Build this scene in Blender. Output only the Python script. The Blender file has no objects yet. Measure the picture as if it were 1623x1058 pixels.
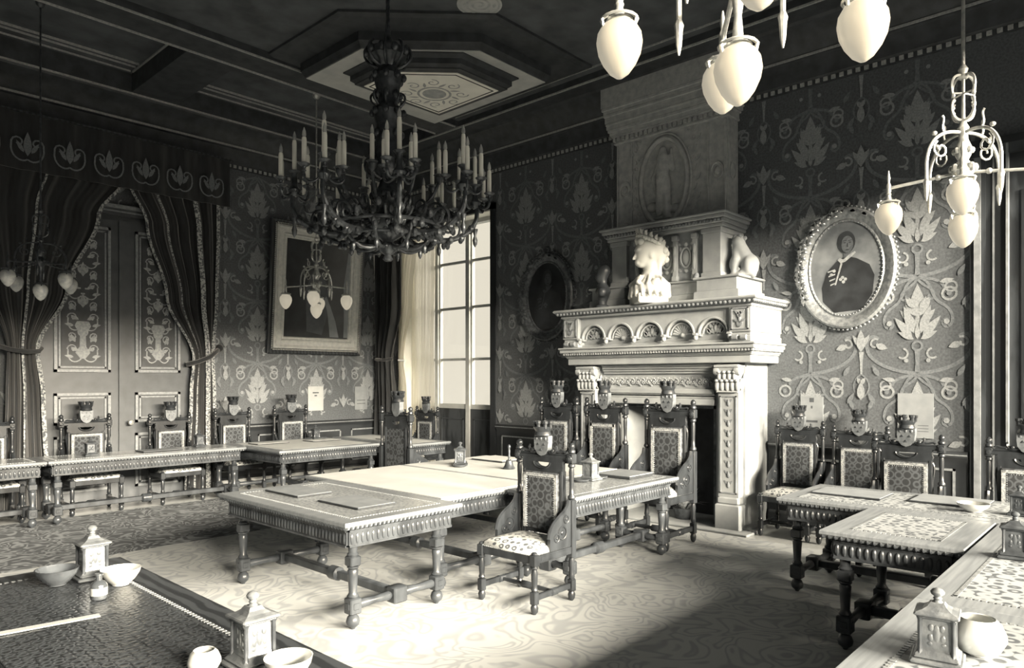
import bpy, bmesh, math, random
import numpy as np
from mathutils import Vector, Matrix
random.seed(7)
S = bpy.context.scene
COL = S.collection
PI = math.pi
R = math.radians

# ------------------------------------------------------------------ helpers
class MB:
    """collects geometry; build() links it as ONE mesh object"""
    def __init__(self):
        self.v = []; self.f = []; self.m = []; self.M = None; self.mi = 0; self.c = 0
    def add(self, verts, faces, mi=None):
        o = len(self.v)
        if self.M is not None:
            verts = [tuple(self.M @ Vector(p)) for p in verts]
        self.v.extend(verts)
        k = self.mi if mi is None else mi
        for f in faces:
            self.f.append(tuple(i + o for i in f)); self.m.append(k)
        return self
    def box(self, x0, x1, y0, y1, z0, z1, mi=None):
        v = [(x0,y0,z0),(x1,y0,z0),(x1,y1,z0),(x0,y1,z0),(x0,y0,z1),(x1,y0,z1),(x1,y1,z1),(x0,y1,z1)]
        f = [(3,2,1,0),(4,5,6,7),(0,1,5,4),(1,2,6,5),(2,3,7,6),(3,0,4,7)]
        return self.add(v, f, mi)
    def bbox(self, x0, x1, y0, y1, z0, z1, b=.006, mi=None):
        """box with chamfered vertical and horizontal edges (stacked rings)"""
        def ring(i, z): 
            a0,a1,c0,c1 = x0+i,x1-i,y0+i,y1-i
            return [(a0+b,c0,z),(a1-b,c0,z),(a1,c0+b,z),(a1,c1-b,z),(a1-b,c1,z),(a0+b,c1,z),(a0,c1-b,z),(a0,c0+b,z)]
        rings = [ring(b,z0), ring(0,z0+b), ring(0,z1-b), ring(b,z1)]
        v = sum(rings, []); f = [tuple(range(7,-1,-1)), tuple(range(24,32))]
        for k in range(3):
            for i in range(8):
                j = (i+1) % 8
                f.append((k*8+i, k*8+j, k*8+8+j, k*8+8+i))
        return self.add(v, f, mi)
    def lathe(self, prof, c=(0,0,0), n=16, axis='z', sq=False, mi=None, cap=True):
        if sq: n = 4
        v = []; f = []
        k = math.sqrt(2) if sq else 1
        off = PI/4 if sq else 0
        for (r, z) in prof:
            for i in range(n):
                a = off + 2*PI*i/n
                x, y = r*k*math.cos(a), r*k*math.sin(a)
                if axis == 'z': p = (c[0]+x, c[1]+y, c[2]+z)
                elif axis == 'x': p = (c[0]+z, c[1]+x, c[2]+y)
                else: p = (c[0]+y, c[1]+z, c[2]+x)
                v.append(p)
        for k2 in range(len(prof)-1):
            for i in range(n):
                j = (i+1) % n
                f.append((k2*n+i, k2*n+j, k2*n+n+j, k2*n+n+i))
        if cap:
            f.append(tuple(range(n-1,-1,-1))); f.append(tuple(range((len(prof)-1)*n, len(prof)*n)))
        return self.add(v, f, mi)
    def tube(self, pts, r, n=8, closed=False, mi=None):
        pts = [Vector(p) for p in pts]; N = len(pts)
        rr = r if isinstance(r, (list, tuple)) else [r]*N
        v = []; f = []; up = None
        for i, p in enumerate(pts):
            if closed: t = pts[(i+1) % N] - pts[i-1]
            else: t = pts[min(i+1, N-1)] - pts[max(i-1, 0)]
            if t.length < 1e-9: t = Vector((0,0,1))
            t.normalize()
            if up is None:
                up = Vector((0,0,1)) if abs(t.z) < .9 else Vector((1,0,0))
            a = t.cross(up)
            if a.length < 1e-6: a = t.orthogonal()
            a.normalize(); up = a.cross(t).normalized()
            for k in range(n):
                w = 2*PI*k/n
                v.append(tuple(p + rr[i]*(a*math.cos(w) + up*math.sin(w))))
        for i in range(N if closed else N-1):
            for k in range(n):
                j = (k+1) % n; i2 = (i+1) % N
                f.append((i*n+k, i*n+j, i2*n+j, i2*n+k))
        if not closed:
            f.append(tuple(range(n-1,-1,-1))); f.append(tuple(range((N-1)*n, N*n)))
        return self.add(v, f, mi)
    def prism(self, poly, mp, d0, d1, mi=None):
        n = len(poly)
        v = [mp(a,b,d0) for a,b in poly] + [mp(a,b,d1) for a,b in poly]
        f = [tuple(range(n-1,-1,-1)), tuple(range(n,2*n))]
        for i in range(n):
            j = (i+1) % n
            f.append((i, j, n+j, n+i))
        return self.add(v, f, mi)
    def ell(self, c, r, nu=12, nv=8, mi=None):
        if not isinstance(r, (tuple, list)): r = (r,r,r)
        v = [(c[0],c[1],c[2]-r[2])]; f = []
        for j in range(1, nv):
            t = -PI/2 + PI*j/nv
            for i in range(nu):
                a = 2*PI*i/nu
                v.append((c[0]+r[0]*math.cos(t)*math.cos(a), c[1]+r[1]*math.cos(t)*math.sin(a), c[2]+r[2]*math.sin(t)))
        v.append((c[0],c[1],c[2]+r[2])); L = len(v)-1
        for i in range(nu):
            f.append((0, 1+(i+1)%nu, 1+i)); f.append((L, L-nu+i, L-nu+(i+1)%nu))
        for j in range(nv-2):
            for i in range(nu):
                k = (i+1) % nu
                f.append((1+j*nu+i, 1+j*nu+k, 1+(j+1)*nu+k, 1+(j+1)*nu+i))
        return self.add(v, f, mi)
    def ribbon(self, pts, w, mp, d=None, mi=None):
        """flat strip along 2-D polyline"""
        if d is None: self.c = (self.c+1) % 97; d = .001+.00002*self.c
        N = len(pts); v = []; f = []
        for i, p in enumerate(pts):
            q0 = pts[max(i-1,0)]; q1 = pts[min(i+1,N-1)]
            tx, ty = q1[0]-q0[0], q1[1]-q0[1]; L = math.hypot(tx,ty) or 1
            nx, ny = -ty/L, tx/L; ww = w[i] if isinstance(w,(list,tuple)) else w
            v.append(mp(p[0]+nx*ww/2, p[1]+ny*ww/2, d)); v.append(mp(p[0]-nx*ww/2, p[1]-ny*ww/2, d))
        for i in range(N-1): f.append((2*i, 2*i+1, 2*i+3, 2*i+2))
        return self.add(v, f, mi)
    def flat(self, poly, mp, d=None, mi=None):
        if d is None: self.c = (self.c+1) % 97; d = .003+.00003*self.c
        return self.add([mp(a,b,d) for a,b in poly], [tuple(range(len(poly)))], mi)
    def loft(self, rings, closed=True, cap=True, mi=None):
        n = len(rings[0]); v = sum([list(r) for r in rings], []); f = []
        for k in range(len(rings)-1):
            for i in range(n if closed else n-1):
                j = (i+1) % n
                f.append((k*n+i, k*n+j, k*n+n+j, k*n+n+i))
        if cap and closed:
            f.append(tuple(range(n-1,-1,-1))); f.append(tuple(range((len(rings)-1)*n, len(rings)*n)))
        return self.add(v, f, mi)
    def mould(self, path, prof, closed=True, mi=None):
        """sweep profile (offset,depth) round a plan polygon path of (pos3, outward dir3, depth dir3)"""
        rings = []
        for (p, o, d) in path:
            p = Vector(p); o = Vector(o); d = Vector(d)
            rings.append([tuple(p + o*a + d*b) for a, b in prof])
        n = len(prof); N = len(rings); v = sum(rings, []); f = []
        for k in range(N if closed else N-1):
            k2 = (k+1) % N
            for i in range(n):
                j = (i+1) % n
                f.append((k*n+i, k*n+j, k2*n+j, k2*n+i))
        if not closed:
            f.append(tuple(range(n-1,-1,-1))); f.append(tuple(range((N-1)*n, N*n)))
        return self.add(v, f, mi)
    def build(self, name, mat, parent=None, smooth=40, loc=None):
        me = bpy.data.meshes.new(name)
        me.from_pydata(self.v, [], self.f)
        mats = mat if isinstance(mat, (list, tuple)) else [mat]
        for mm in mats: me.materials.append(mm)
        if len(mats) > 1: me.polygons.foreach_set('material_index', self.m)
        bm = bmesh.new(); bm.from_mesh(me); bmesh.ops.recalc_face_normals(bm, faces=bm.faces); bm.to_mesh(me); bm.free()
        if smooth:
            me.shade_smooth(); me.set_sharp_from_angle(angle=R(smooth))
        me.update()
        o = bpy.data.objects.new(name, me); COL.objects.link(o)
        if parent is not None: o.parent = parent
        if loc is not None: o.location = loc
        return o

def tag(o, label=None, cat=None, group=None, kind=None):
    if label: o['label'] = label
    if cat: o['category'] = cat
    if group: o['group'] = group
    if kind: o['kind'] = kind
    return o
def thing(name, label, cat, loc=(0,0,0), rz=0, group=None):
    o = bpy.data.objects.new(name, None); COL.objects.link(o); o.empty_display_size = .1
    o.location = loc; o.rotation_euler = (0,0,rz)
    return tag(o, label, cat, group)
def copy_tree(o, parent=None):
    c = o.copy(); COL.objects.link(c)
    if parent is not None: c.parent = parent
    for ch in [q for q in KIDS(o)]: copy_tree(ch, c)
    return c
def KIDS(o):
    return [q for q in bpy.data.objects if q.parent is o or q.parent == o]
def place(proto, loc, rz, label, first, sc=(1,1,1)):
    o = proto if first else copy_tree(proto)
    o.location = loc; o.rotation_euler = (0,0,rz); o['label'] = label; o.scale = sc
    return o
XZ = lambda y, s=-1: (lambda a, b, d: (a, y + s*d, b))       # wall facing -y
YZ = lambda x, s=-1: (lambda a, b, d: (x + s*d, a, b))       # wall facing -x
XY = lambda z: (lambda a, b, d: (a, b, z + d))
def bez(p0, p1, p2, p3, n=10):
    o = []
    for i in range(n+1):
        t = i/n; u = 1-t
        o.append(tuple(u**3*p0[k]+3*u*u*t*p1[k]+3*u*t*t*p2[k]+t**3*p3[k] for k in range(len(p0))))
    return o
def spiral(cx, cy, r0, r1, a0, turns, n=16):
    return [(cx+(r0+(r1-r0)*i/n)*math.cos(a0+2*PI*turns*i/n), cy+(r0+(r1-r0)*i/n)*math.sin(a0+2*PI*turns*i/n)) for i in range(n+1)]
def leaf(cx, cy, L, w, a, n=5):
    up = []; dn = []
    for i in range(n+1):
        t = i/n; h = w/2*math.sin(PI*t**.8)
        up.append((t*L, h)); dn.append((t*L, -h))
    pts = up + dn[-2:0:-1]; ca, sa = math.cos(a), math.sin(a)
    return [(cx+x*ca-y*sa, cy+x*sa+y*ca) for x, y in pts]
def circ(cx, cy, rx, ry=None, n=20, a0=0, a1=2*PI, end=False):
    ry = rx if ry is None else ry
    return [(cx+rx*math.cos(a0+(a1-a0)*i/n), cy+ry*math.sin(a0+(a1-a0)*i/n)) for i in range(n+(1 if end else 0))]
def lerp(a, b, t): return a+(b-a)*t
def taper(n, w0, w1): return [w0+(w1-w0)*i/(n-1) for i in range(n)]

# smooth organic shapes: smooth union of ellipsoids / capsules meshed with surface nets
def sdf_mesh(mb, prims, lo, hi, n=44, k=.03, mi=None):
    lo = np.array(lo); hi = np.array(hi); size = hi-lo; h = size.max()/n
    dim = np.ceil(size/h).astype(int)+1
    ax = [lo[i]+h*np.arange(dim[i]) for i in range(3)]
    X, Y, Z = np.meshgrid(*ax, indexing='ij'); P = np.stack([X,Y,Z], -1)
    D = None
    for pr in prims:
        kk = k; sub = False
        if pr[0] == 'e':      # ellipsoid centre, radii, (rot deg about y)
            q = P-np.array(pr[1]); r = np.array(pr[2])
            if len(pr) > 3 and pr[3]:
                a = R(pr[3]); x = q[...,0]*math.cos(a)-q[...,2]*math.sin(a); z = q[...,0]*math.sin(a)+q[...,2]*math.cos(a)
                q = np.stack([x,q[...,1],z], -1)
            k0 = np.linalg.norm(q/r, axis=-1); k1 = np.linalg.norm(q/(r*r), axis=-1)+1e-9
            d = k0*(k0-1)/k1
        elif pr[0] == 'c':    # capsule a,b,ra,rb
            a = np.array(pr[1]); b = np.array(pr[2]); ba = b-a
            t = np.clip(((P-a)@ba)/(ba@ba), 0, 1)
            d = np.linalg.norm(P-a-t[...,None]*ba, axis=-1)-(pr[3]+(pr[4]-pr[3])*t)
        elif pr[0] == 'b':    # box centre, half
            q = np.abs(P-np.array(pr[1]))-np.array(pr[2])
            d = np.linalg.norm(np.maximum(q,0), axis=-1)+np.minimum(q.max(-1),0); kk = .006
        if D is None: D = d
        else:
            hh = np.clip(.5+.5*(D-d)/kk, 0, 1); D = D*(1-hh)+d*hh-kk*hh*(1-hh)
    ins = D < 0
    idx = -np.ones(tuple(dim-1), int); verts = []
    c = np.zeros(tuple(dim-1), int)
    for dx in (0,1):
        for dy in (0,1):
            for dz in (0,1):
                c += ins[dx:dim[0]-1+dx, dy:dim[1]-1+dy, dz:dim[2]-1+dz]
    cells = np.argwhere((c > 0) & (c < 8))
    E = [((0,0,0),(1,0,0)),((0,1,0),(1,1,0)),((0,0,1),(1,0,1)),((0,1,1),(1,1,1)),((0,0,0),(0,1,0)),((1,0,0),(1,1,0)),((0,0,1),(0,1,1)),((1,0,1),(1,1,1)),((0,0,0),(0,0,1)),((1,0,0),(1,0,1)),((0,1,0),(0,1,1)),((1,1,0),(1,1,1))]
    for (i,j,l) in cells:
        s = np.zeros(3); m = 0
        for a, b in E:
            da = D[i+a[0],j+a[1],l+a[2]]; db = D[i+b[0],j+b[1],l+b[2]]
            if (da < 0) != (db < 0):
                t = da/(da-db); s += np.array(a)+t*(np.array(b)-np.array(a)); m += 1
        idx[i,j,l] = len(verts); verts.append(tuple(lo+h*(np.array((i,j,l))+s/max(m,1))))
    faces = []
    for axi in range(3):
        o1, o2 = [(1,2),(0,2),(0,1)][axi]
        sh = list(dim); sh[axi] -= 1
        A = np.take(ins, range(dim[axi]-1), axi); B = np.take(ins, range(1,dim[axi]), axi)
        for p in np.argwhere(A != B):
            if p[o1] == 0 or p[o2] == 0 or p[o1] >= dim[o1]-1 or p[o2] >= dim[o2]-1: continue
            q = []
            for (u,w) in ((-1,-1),(0,-1),(0,0),(-1,0)):
                z = p.copy(); z[o1] += u; z[o2] += w; q.append(int(idx[tuple(z)]))
            faces.append(tuple(q))
    return mb.add(verts, faces, mi)

# ------------------------------------------------------------------ materials
MATS = {}
def mat(name, c1, c2=None, scale=8, rough=.6, metal=0, bump=0, bscale=None, coat=0, kind='noise', emit=0, spec=.5, stretch=(1,1,1), detail=6, lo=.35, hi=.65, sheen=0):
    m = bpy.data.materials.new(name); m.use_nodes = True; nt = m.node_tree; N = nt.nodes; L = nt.links
    b = N['Principled BSDF']; c2 = c2 or tuple(x*.75 for x in c1)
    tc = N.new('ShaderNodeTexCoord'); mp = N.new('ShaderNodeMapping'); mp.inputs['Scale'].default_value = stretch
    L.new(tc.outputs['Object'], mp.inputs['Vector'])
    if kind == 'noise':
        t = N.new('ShaderNodeTexNoise'); t.inputs['Scale'].default_value = scale; t.inputs['Detail'].default_value = detail; out = t.outputs['Fac']
    elif kind == 'rings':
        t = N.new('ShaderNodeTexVoronoi'); t.inputs['Scale'].default_value = scale
        t.inputs['Randomness'].default_value = .35; w = N.new('ShaderNodeMath'); w.operation = 'SINE'
        s = N.new('ShaderNodeMath'); s.operation = 'MULTIPLY'; s.inputs[1].default_value = 14
        L.new(t.outputs['Distance'], s.inputs[0]); L.new(s.outputs[0], w.inputs[0])
        a = N.new('ShaderNodeMath'); a.operation = 'MULTIPLY_ADD'; a.inputs[1].default_value = .5; a.inputs[2].default_value = .5
        L.new(w.outputs[0], a.inputs[0]); out = a.outputs[0]
    elif kind == 'wave':
        t = N.new('ShaderNodeTexWave'); t.inputs['Scale'].default_value = scale; t.inputs['Distortion'].default_value = 9; t.inputs['Detail'].default_value = 3; t.inputs['Detail Scale'].default_value = 1.2; out = t.outputs['Fac']
    elif kind == 'wood':
        t = N.new('ShaderNodeTexWave'); t.inputs['Scale'].default_value = scale; t.inputs['Distortion'].default_value = 4; t.inputs['Detail'].default_value = 4; out = t.outputs['Fac']
    elif kind == 'contour':
        t = N.new('ShaderNodeTexNoise'); t.inputs['Scale'].default_value = scale; t.inputs['Detail'].default_value = 1.2; t.inputs['Distortion'].default_value = 1.6
        s = N.new('ShaderNodeMath'); s.operation = 'MULTIPLY'; s.inputs[1].default_value = 42; w = N.new('ShaderNodeMath'); w.operation = 'SINE'
        L.new(t.outputs['Fac'], s.inputs[0]); L.new(s.outputs[0], w.inputs[0])
        a = N.new('ShaderNodeMath'); a.operation = 'MULTIPLY_ADD'; a.inputs[1].default_value = .5; a.inputs[2].default_value = .5
        L.new(w.outputs[0], a.inputs[0]); out = a.outputs[0]
    elif kind == 'brick':
        t = N.new('ShaderNodeTexBrick'); t.inputs['Scale'].default_value = scale; t.inputs['Color1'].default_value = (.3,.3,.3,1); t.inputs['Color2'].default_value = (.8,.8,.8,1); t.inputs['Mortar'].default_value = (0,0,0,1); t.inputs['Mortar Size'].default_value = .008; out = t.outputs['Color']
    L.new(mp.outputs[0], t.inputs['Vector'])
    rp = N.new('ShaderNodeValToRGB'); rp.color_ramp.elements[0].position = lo; rp.color_ramp.elements[1].position = hi
    rp.color_ramp.elements[0].color = (*c2,1); rp.color_ramp.elements[1].color = (*c1,1)
    L.new(out, rp.inputs[0]); L.new(rp.outputs[0], b.inputs['Base Color'])
    b.inputs['Roughness'].default_value = rough; b.inputs['Metallic'].default_value = metal
    b.inputs['Specular IOR Level'].default_value = spec
    if coat: b.inputs['Coat Weight'].default_value = coat; b.inputs['Coat Roughness'].default_value = .15
    if sheen: b.inputs['Sheen Weight'].default_value = sheen
    if bump:
        bp = N.new('ShaderNodeBump'); bp.inputs['Strength'].default_value = bump; bp.inputs['Distance'].default_value = .01
        if bscale:
            n2 = N.new('ShaderNodeTexNoise'); n2.inputs['Scale'].default_value = bscale; n2.inputs['Detail'].default_value = 5; L.new(mp.outputs[0], n2.inputs['Vector']); L.new(n2.outputs['Fac'], bp.inputs['Height'])
        else: L.new(out, bp.inputs['Height'])
        L.new(bp.outputs[0], b.inputs['Normal'])
    if emit:
        L.new(rp.outputs[0], b.inputs['Emission Color']); b.inputs['Emission Strength'].default_value = emit
    MATS[name] = m
    return m
def g(v, w=1.0):     # print-toned grey: cream in the lights, neutral in the darks
    t = min(1, v/.7)**.6
    return (v, v*lerp(1.16,1.0,t), v*lerp(1.36,.93,t))
M = {}
M['paper'] = mat('wallpaper_silk', g(0.1), g(0.06), 45, .55, bump=.15, sheen=.3)
M['paperlt'] = mat('wallpaper_motif', g(0.29), g(0.19), 60, .5)
M['paperlt2'] = mat('wallpaper_scrolls', g(0.17), g(0.11), 50, .5)
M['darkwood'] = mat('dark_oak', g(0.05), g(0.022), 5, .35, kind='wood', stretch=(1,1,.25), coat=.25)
M['chairwood'] = mat('polished_walnut', g(.032), g(.014), 12, .3, coat=.08, stretch=(1,1,.3), spec=.4)
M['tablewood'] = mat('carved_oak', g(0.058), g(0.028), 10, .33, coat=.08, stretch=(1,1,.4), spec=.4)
M['crest'] = mat('gilded_shield', g(.17), g(.10), 20, .4, metal=.2)
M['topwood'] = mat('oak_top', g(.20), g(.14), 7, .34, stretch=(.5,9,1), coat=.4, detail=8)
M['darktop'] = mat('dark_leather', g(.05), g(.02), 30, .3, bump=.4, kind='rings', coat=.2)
M['leather'] = mat('tooled_leather', g(0.25), g(0.075), 13, .4, kind='rings', lo=.2, hi=.55)
M['leatherg'] = mat('grey_leather', g(.30), g(.15), 16, .3, kind='rings', coat=.5, lo=.2,hi=.8)
M['whitecloth'] = mat('pale_cover', g(0.47), g(0.42), 4, .5)
M['seat'] = mat('tapestry_pale', g(.48), g(.08), 15, .8, kind='rings', lo=.15, hi=.5)
M['back'] = mat('tapestry_dark', g(0.07), g(0.02), 15, .8, kind='rings', lo=.5, hi=.95)
M['braid'] = mat('braid_trim', g(0.42), g(0.14), 60, .6)
M['stud'] = mat('nail_heads', g(0.3), g(0.2), 20, .3, metal=.3)
M['stone'] = mat('pale_stone', g(0.33), g(0.26), 5, .7, bump=.08, bscale=60)
M['stonedk'] = mat('worn_stone', g(0.22), g(0.14), 9, .75, bump=.2, bscale=40)
M['hood'] = mat('carved_grey_stone', g(0.42), g(0.31), 14, .7, bump=.3, bscale=50)
M['hearth'] = mat('soot', g(.03), g(.015), 8, .9)
M['plaster'] = mat('white_plaster', g(0.62), g(0.55), 6, .6)
M['darkplaster'] = mat('dark_bronze_bust', g(.06), g(.03), 6, .4)
M['gilt'] = mat('gilt', g(0.3), g(0.15), 25, .38, metal=.35, bump=.3, bscale=60)
M['frame'] = mat('pale_gilt_frame', g(0.6), g(0.48), 18, .45, metal=.1)
M['bronze'] = mat('dark_bronze', g(0.1), g(0.04), 18, .32, metal=.5)
M['brass'] = mat('bright_brass', g(.6), g(.36), 22, .28, metal=.55)
M['wax'] = mat('candle_white', g(0.95), g(0.88), 10, .5)
M['globe'] = mat('milk_glass', (.22,.2,.158), (.21,.19,.148), 5, .35, emit=2.1, coat=.1)
M['globedim'] = mat('clear_etched_glass', g(.55), g(.32), 14, .25, coat=.3)
M['ceil'] = mat('painted_ceiling', g(.10), g(.05), 3.2, .7, bump=.1)
M['beam'] = mat('ceiling_beam_paint', g(.055), g(.03), 7, .6)
M['ceillt'] = mat('pale_ceiling_panel', g(0.5), g(0.4), 5, .7)
M['ceilwhite'] = mat('pale_painted_panel', g(.88), g(.78), 5, .7)
M['line'] = mat('gilded_line', g(.5), g(.32), 40, .4, metal=.2)
M['curtain'] = mat('velvet_curtain', g(0.02), g(0.01), 16, .85, sheen=.4, stretch=(1,1,.2))
M['galon'] = mat('embroidered_band', g(.42), g(.07), 40, .8, lo=.42, hi=.58)
M['voile'] = mat('white_voile', g(.9), g(.84), 6, .9)
M['sash'] = mat('window_paint', g(0.5), g(0.44), 10, .5)
M['door'] = mat('painted_door', g(0.07), g(0.05), 6, .45, coat=.15)
M['doorpan'] = mat('door_panel_dark', g(.05), g(.03), 8, .5)
M['doorline'] = mat('door_moulding_gilt', g(0.26), g(0.17), 30, .4)
M['canvas'] = mat('dark_canvas', g(.028), g(.014), 5, .35, coat=.3)
M['sky'] = mat('painted_sky', g(0.24), g(0.1), 3.5, .5)
M['skin'] = mat('painted_face', g(0.11), g(0.06), 22, .5)
M['hair'] = mat('painted_hair', g(.035), g(.02), 9, .5)
M['coat'] = mat('painted_coat', g(.03), g(.015), 7, .5)
M['lace'] = mat('painted_lace', g(0.36), g(0.22), 30, .5)
M['note'] = mat('notice_paper', g(0.24), g(0.2), 9, .7)
M['notew'] = mat('white_paper', g(0.42), g(0.38), 9, .7)
M['ink'] = mat('printed_ink', g(.08), g(.05), 9, .7)
M['blot'] = mat('blotter_board', g(0.19), g(0.15), 9, .5)
M['blotdk'] = mat('blotter_edge', g(.03), g(.02), 9, .5)
M['inkst'] = mat('inkstand_metal', g(0.26), g(0.13), 16, .35, metal=.4, bump=.2, bscale=70)
M['inkdk'] = mat('inkstand_dark', g(.10), g(.05), 16, .35, metal=.4)
M['china'] = mat('white_china', g(0.55), g(0.48), 6, .2, coat=.6)
M['glassd'] = mat('dark_glass', g(.09), g(.04), 8, .08, coat=1)
M['leafm'] = mat('dry_leaves', g(.26), g(.10), 12, .7)
M['floor'] = mat('parquet', g(0.46), g(0.36), 2.2, .35, kind='brick', coat=.3, lo=0, hi=1)
M['carpet'] = mat('carpet_scrolls', g(0.28), g(0.38), 2.1, .95, kind='contour', lo=.45, hi=.98)
M['carpetdk'] = mat('carpet_dark_band', g(.20), g(.06), 3.0, .95, kind='contour', lo=.4,hi=.9)
M['dado'] = mat('dado_wood', g(0.035), g(0.02), 6, .45, stretch=(.3,.3,1), coat=.2)
def glassmat():
    m = bpy.data.materials.new('window_glass'); m.use_nodes = True; nt = m.node_tree; N = nt.nodes; L = nt.links
    N.remove(N['Principled BSDF']); t = N.new('ShaderNodeBsdfTransparent'); t.inputs[0].default_value = (.95,.95,.93,1)
    gl = N.new('ShaderNodeBsdfGlossy'); gl.inputs['Roughness'].default_value = .05; mx = N.new('ShaderNodeMixShader'); mx.inputs[0].default_value = .06
    L.new(t.outputs[0], mx.inputs[1]); L.new(gl.outputs[0], mx.inputs[2]); L.new(mx.outputs[0], N['Material Output'].inputs[0]); return m
M['glass'] = glassmat()
def voilemat():
    m = M['voile']; nt = m.node_tree; N = nt.nodes; L = nt.links; b = N['Principled BSDF']
    t = N.new('ShaderNodeBsdfTranslucent'); t.inputs[0].default_value = (.95,.93,.88,1)
    mx = N.new('ShaderNodeMixShader'); mx.inputs[0].default_value = .88
    L.new(b.outputs[0], mx.inputs[1]); L.new(t.outputs[0], mx.inputs[2]); L.new(mx.outputs[0], N['Material Output'].inputs[0])
voilemat()
WORLD, SKY, LOW, EXPO = 1.12, 0, 170000, -.18
# ------------------------------------------------------------------ the room  (x: along the door wall, y: along the fireplace wall)
XW, YW, YN, XN = 8.2, 10.8, -1.5, -1.6
ZC = 5.68
mb = MB(); mb.box(XN-.3, XW+.6, YN-.3, YW+.3, -.15, 0)
tag(mb.build('floor', M['floor'], smooth=0), kind='structure')

def motif(mb, ax, bz, mp, inside, flip=False):
    """one repeat of the damask: axis at ax, flame base at height bz (period 1.08 x 1.0); material 1 pale, 2 mid"""
    def ok(pts):
        cx = sum(p[0] for p in pts)/len(pts); cy = sum(p[1] for p in pts)/len(pts)
        return inside(cx, cy)
    cnt = [0]
    def F(poly, mi=1):
        poly = [(ax+x, bz+y) for x, y in poly]; cnt[0] += 1
        if all(inside(*q) for q in poly): mb.flat(poly, mp, .004+.0003*cnt[0], mi)
    def Rb(pts, w, mi=2):
        pts = [(ax+x, bz+y) for x, y in pts]
        cnt[0] += 1
        if all(inside(*q) for q in pts): mb.ribbon(pts, w, mp, .002+.0001*cnt[0], mi)
    F(leaf(0,.20,.35,.13,R(90))); Rb([(0,.0),(0,.14),(0,.3)], [.03,.05,.02], 1)
    for s in (-1,1):
        for (x,z,L,w,a) in ((.02,.22,.2,.07,60),(.015,.12,.22,.08,48),(.03,.3,.13,.05,66)): F([(s*p,q) for p,q in leaf(x,z,L,w,R(a))])
    F(leaf(0,-.02,.16,.05,R(90)))
    for s in (-1,1):
        sx = lambda pts: [(s*x, y) for x, y in pts]
        F(sx(leaf(.03,.04,.30,.085,R(72)))); F(sx(leaf(.045,.0,.27,.08,R(52)))); F(sx(leaf(.03,-.02,.17,.06,R(28))))
        F(sx(leaf(.02,.3,.14,.06,R(50))))
        Rb(sx(bez((0,.62),(.16,.57),(.10,.40),(.22,.33),8)+bez((.22,.33),(.33,.27),(.34,.12),(.27,.10),8)[1:]+spiral(.265,.145,.05,.02,R(-80),-.6,8)), .028)
        F(sx(circ(.262,.15,.028,n=8)))
        Rb(sx(bez((.02,-.37),(.2,-.36),(.42,-.28),(.475,-.14),10)+bez((.475,-.14),(.52,0),(.42,.06),(.37,-.01),8)[1:]), .036)
        Rb(sx(spiral(.40,-.06,.06,.015,R(120),-.9,10)), .022, 1)
        F(sx(leaf(.39,-.07,.12,.07,R(200))))
        Rb(sx(spiral(.14,-.17,.055,.045,R(100),.6,8)), .02, 1); F(sx(circ(.1,-.24,.022,n=7)))
        Rb(sx(bez((.01,-.37),(.1,-.42),(.2,-.40),(.24,-.50),8)), .03); Rb(sx(bez((.0,-.4),(.06,-.5),(.16,-.5),(.15,-.58),8)+spiral(.12,-.585,.035,.015,0,-.7,7)), .024)
        Rb(sx(circ(.285,-.57,.062,n=14,end=True)), .024, 1); F(sx(circ(.285,-.57,.024,n=8)), 2)
        Rb(sx(circ(.30,.50,.05,n=12,end=True)), .02, 1)
        F(sx(leaf(.20,-.45,.13,.05,R(10)))); F(sx(leaf(.36,-.40,.13,.05,R(60)),),2)
        Rb(sx(bez((.54,-.38),(.44,-.44),(.43,-.58),(.54,-.64),8)), .018)
        F(sx(leaf(.50,-.42,.1,.045,R(-60)))); F(sx(leaf(.54,-.10,.17,.05,R(60 if s>0 else 60))),1)
        F(sx(leaf(.54,-.12,.15,.05,R(110))))
        F(sx(leaf(.40,.30,.14,.05,R(60))),2); F(sx(leaf(.46,.24,.12,.045,R(110))),2)
    Rb([(0,-.36),(0,-.26),(0,-.14)], [.05,.035,.05]); Rb(circ(0,-.09,.045,n=12,end=True), .022)
    F(leaf(.54,-.14,.24,.09,R(90))); Rb([(.54,-.14),(.54,-.25),(.54,-.38)], [.05,.028,.02], 1); F(leaf(.54,-.66,.2,.08,R(90)))

def paper(mb, mp, a0, a1, z0, z1, axis, zb, inside):
    k0 = int(math.floor((a0-axis)/1.08))-1; k1 = int(math.ceil((a1-axis)/1.08))+1
    for k in range(k0, k1+1):
        for j in range(-2, 5):
            motif(mb, axis+k*1.08, zb+j, mp, inside)

PM = [M['paper'], M['paperlt'], M['paperlt2']]
# left wall (door wall)
mb = MB(); mb.box(XN-.3, XW+.5, YW, YW+.3, 0, 6.2, 0)
paper(mb, XZ(YW), XN, XW, .95, 5.05, 5.62, 2.34, lambda a, b: XN+.05 < a < XW-.02 and .98 < b < 5.02 and not (2.35 < a < 4.6 and b < 4.05))
tag(mb.build('wall_left', PM, smooth=0), kind='structure')
# right wall (fireplace wall), with its tall window opening
WY0, WY1, WZ0, WZ1 = 8.02, 10.28, 0.0, 4.45
mb = MB(); x1 = XW+.38
mb.box(XW, x1, YN-.3, WY0, 0, 6.2, 0); mb.box(XW, x1, WY1, YW, 0, 6.2, 0); mb.box(XW, x1, WY0, WY1, WZ1, 6.2, 0)
paper(mb, YZ(XW), YN, YW, .95, 5.05, 1.87, 2.14, lambda a, b: 1.38 < a < YW-.02 and .98 < b < 5.02 and not (WY0-.12 < a < WY1+.1 and b < WZ1+.1) and not (3.3 < a < 5.9 and b < 2.7))
tag(mb.build('wall_right', PM, smooth=0), kind='structure')
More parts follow.
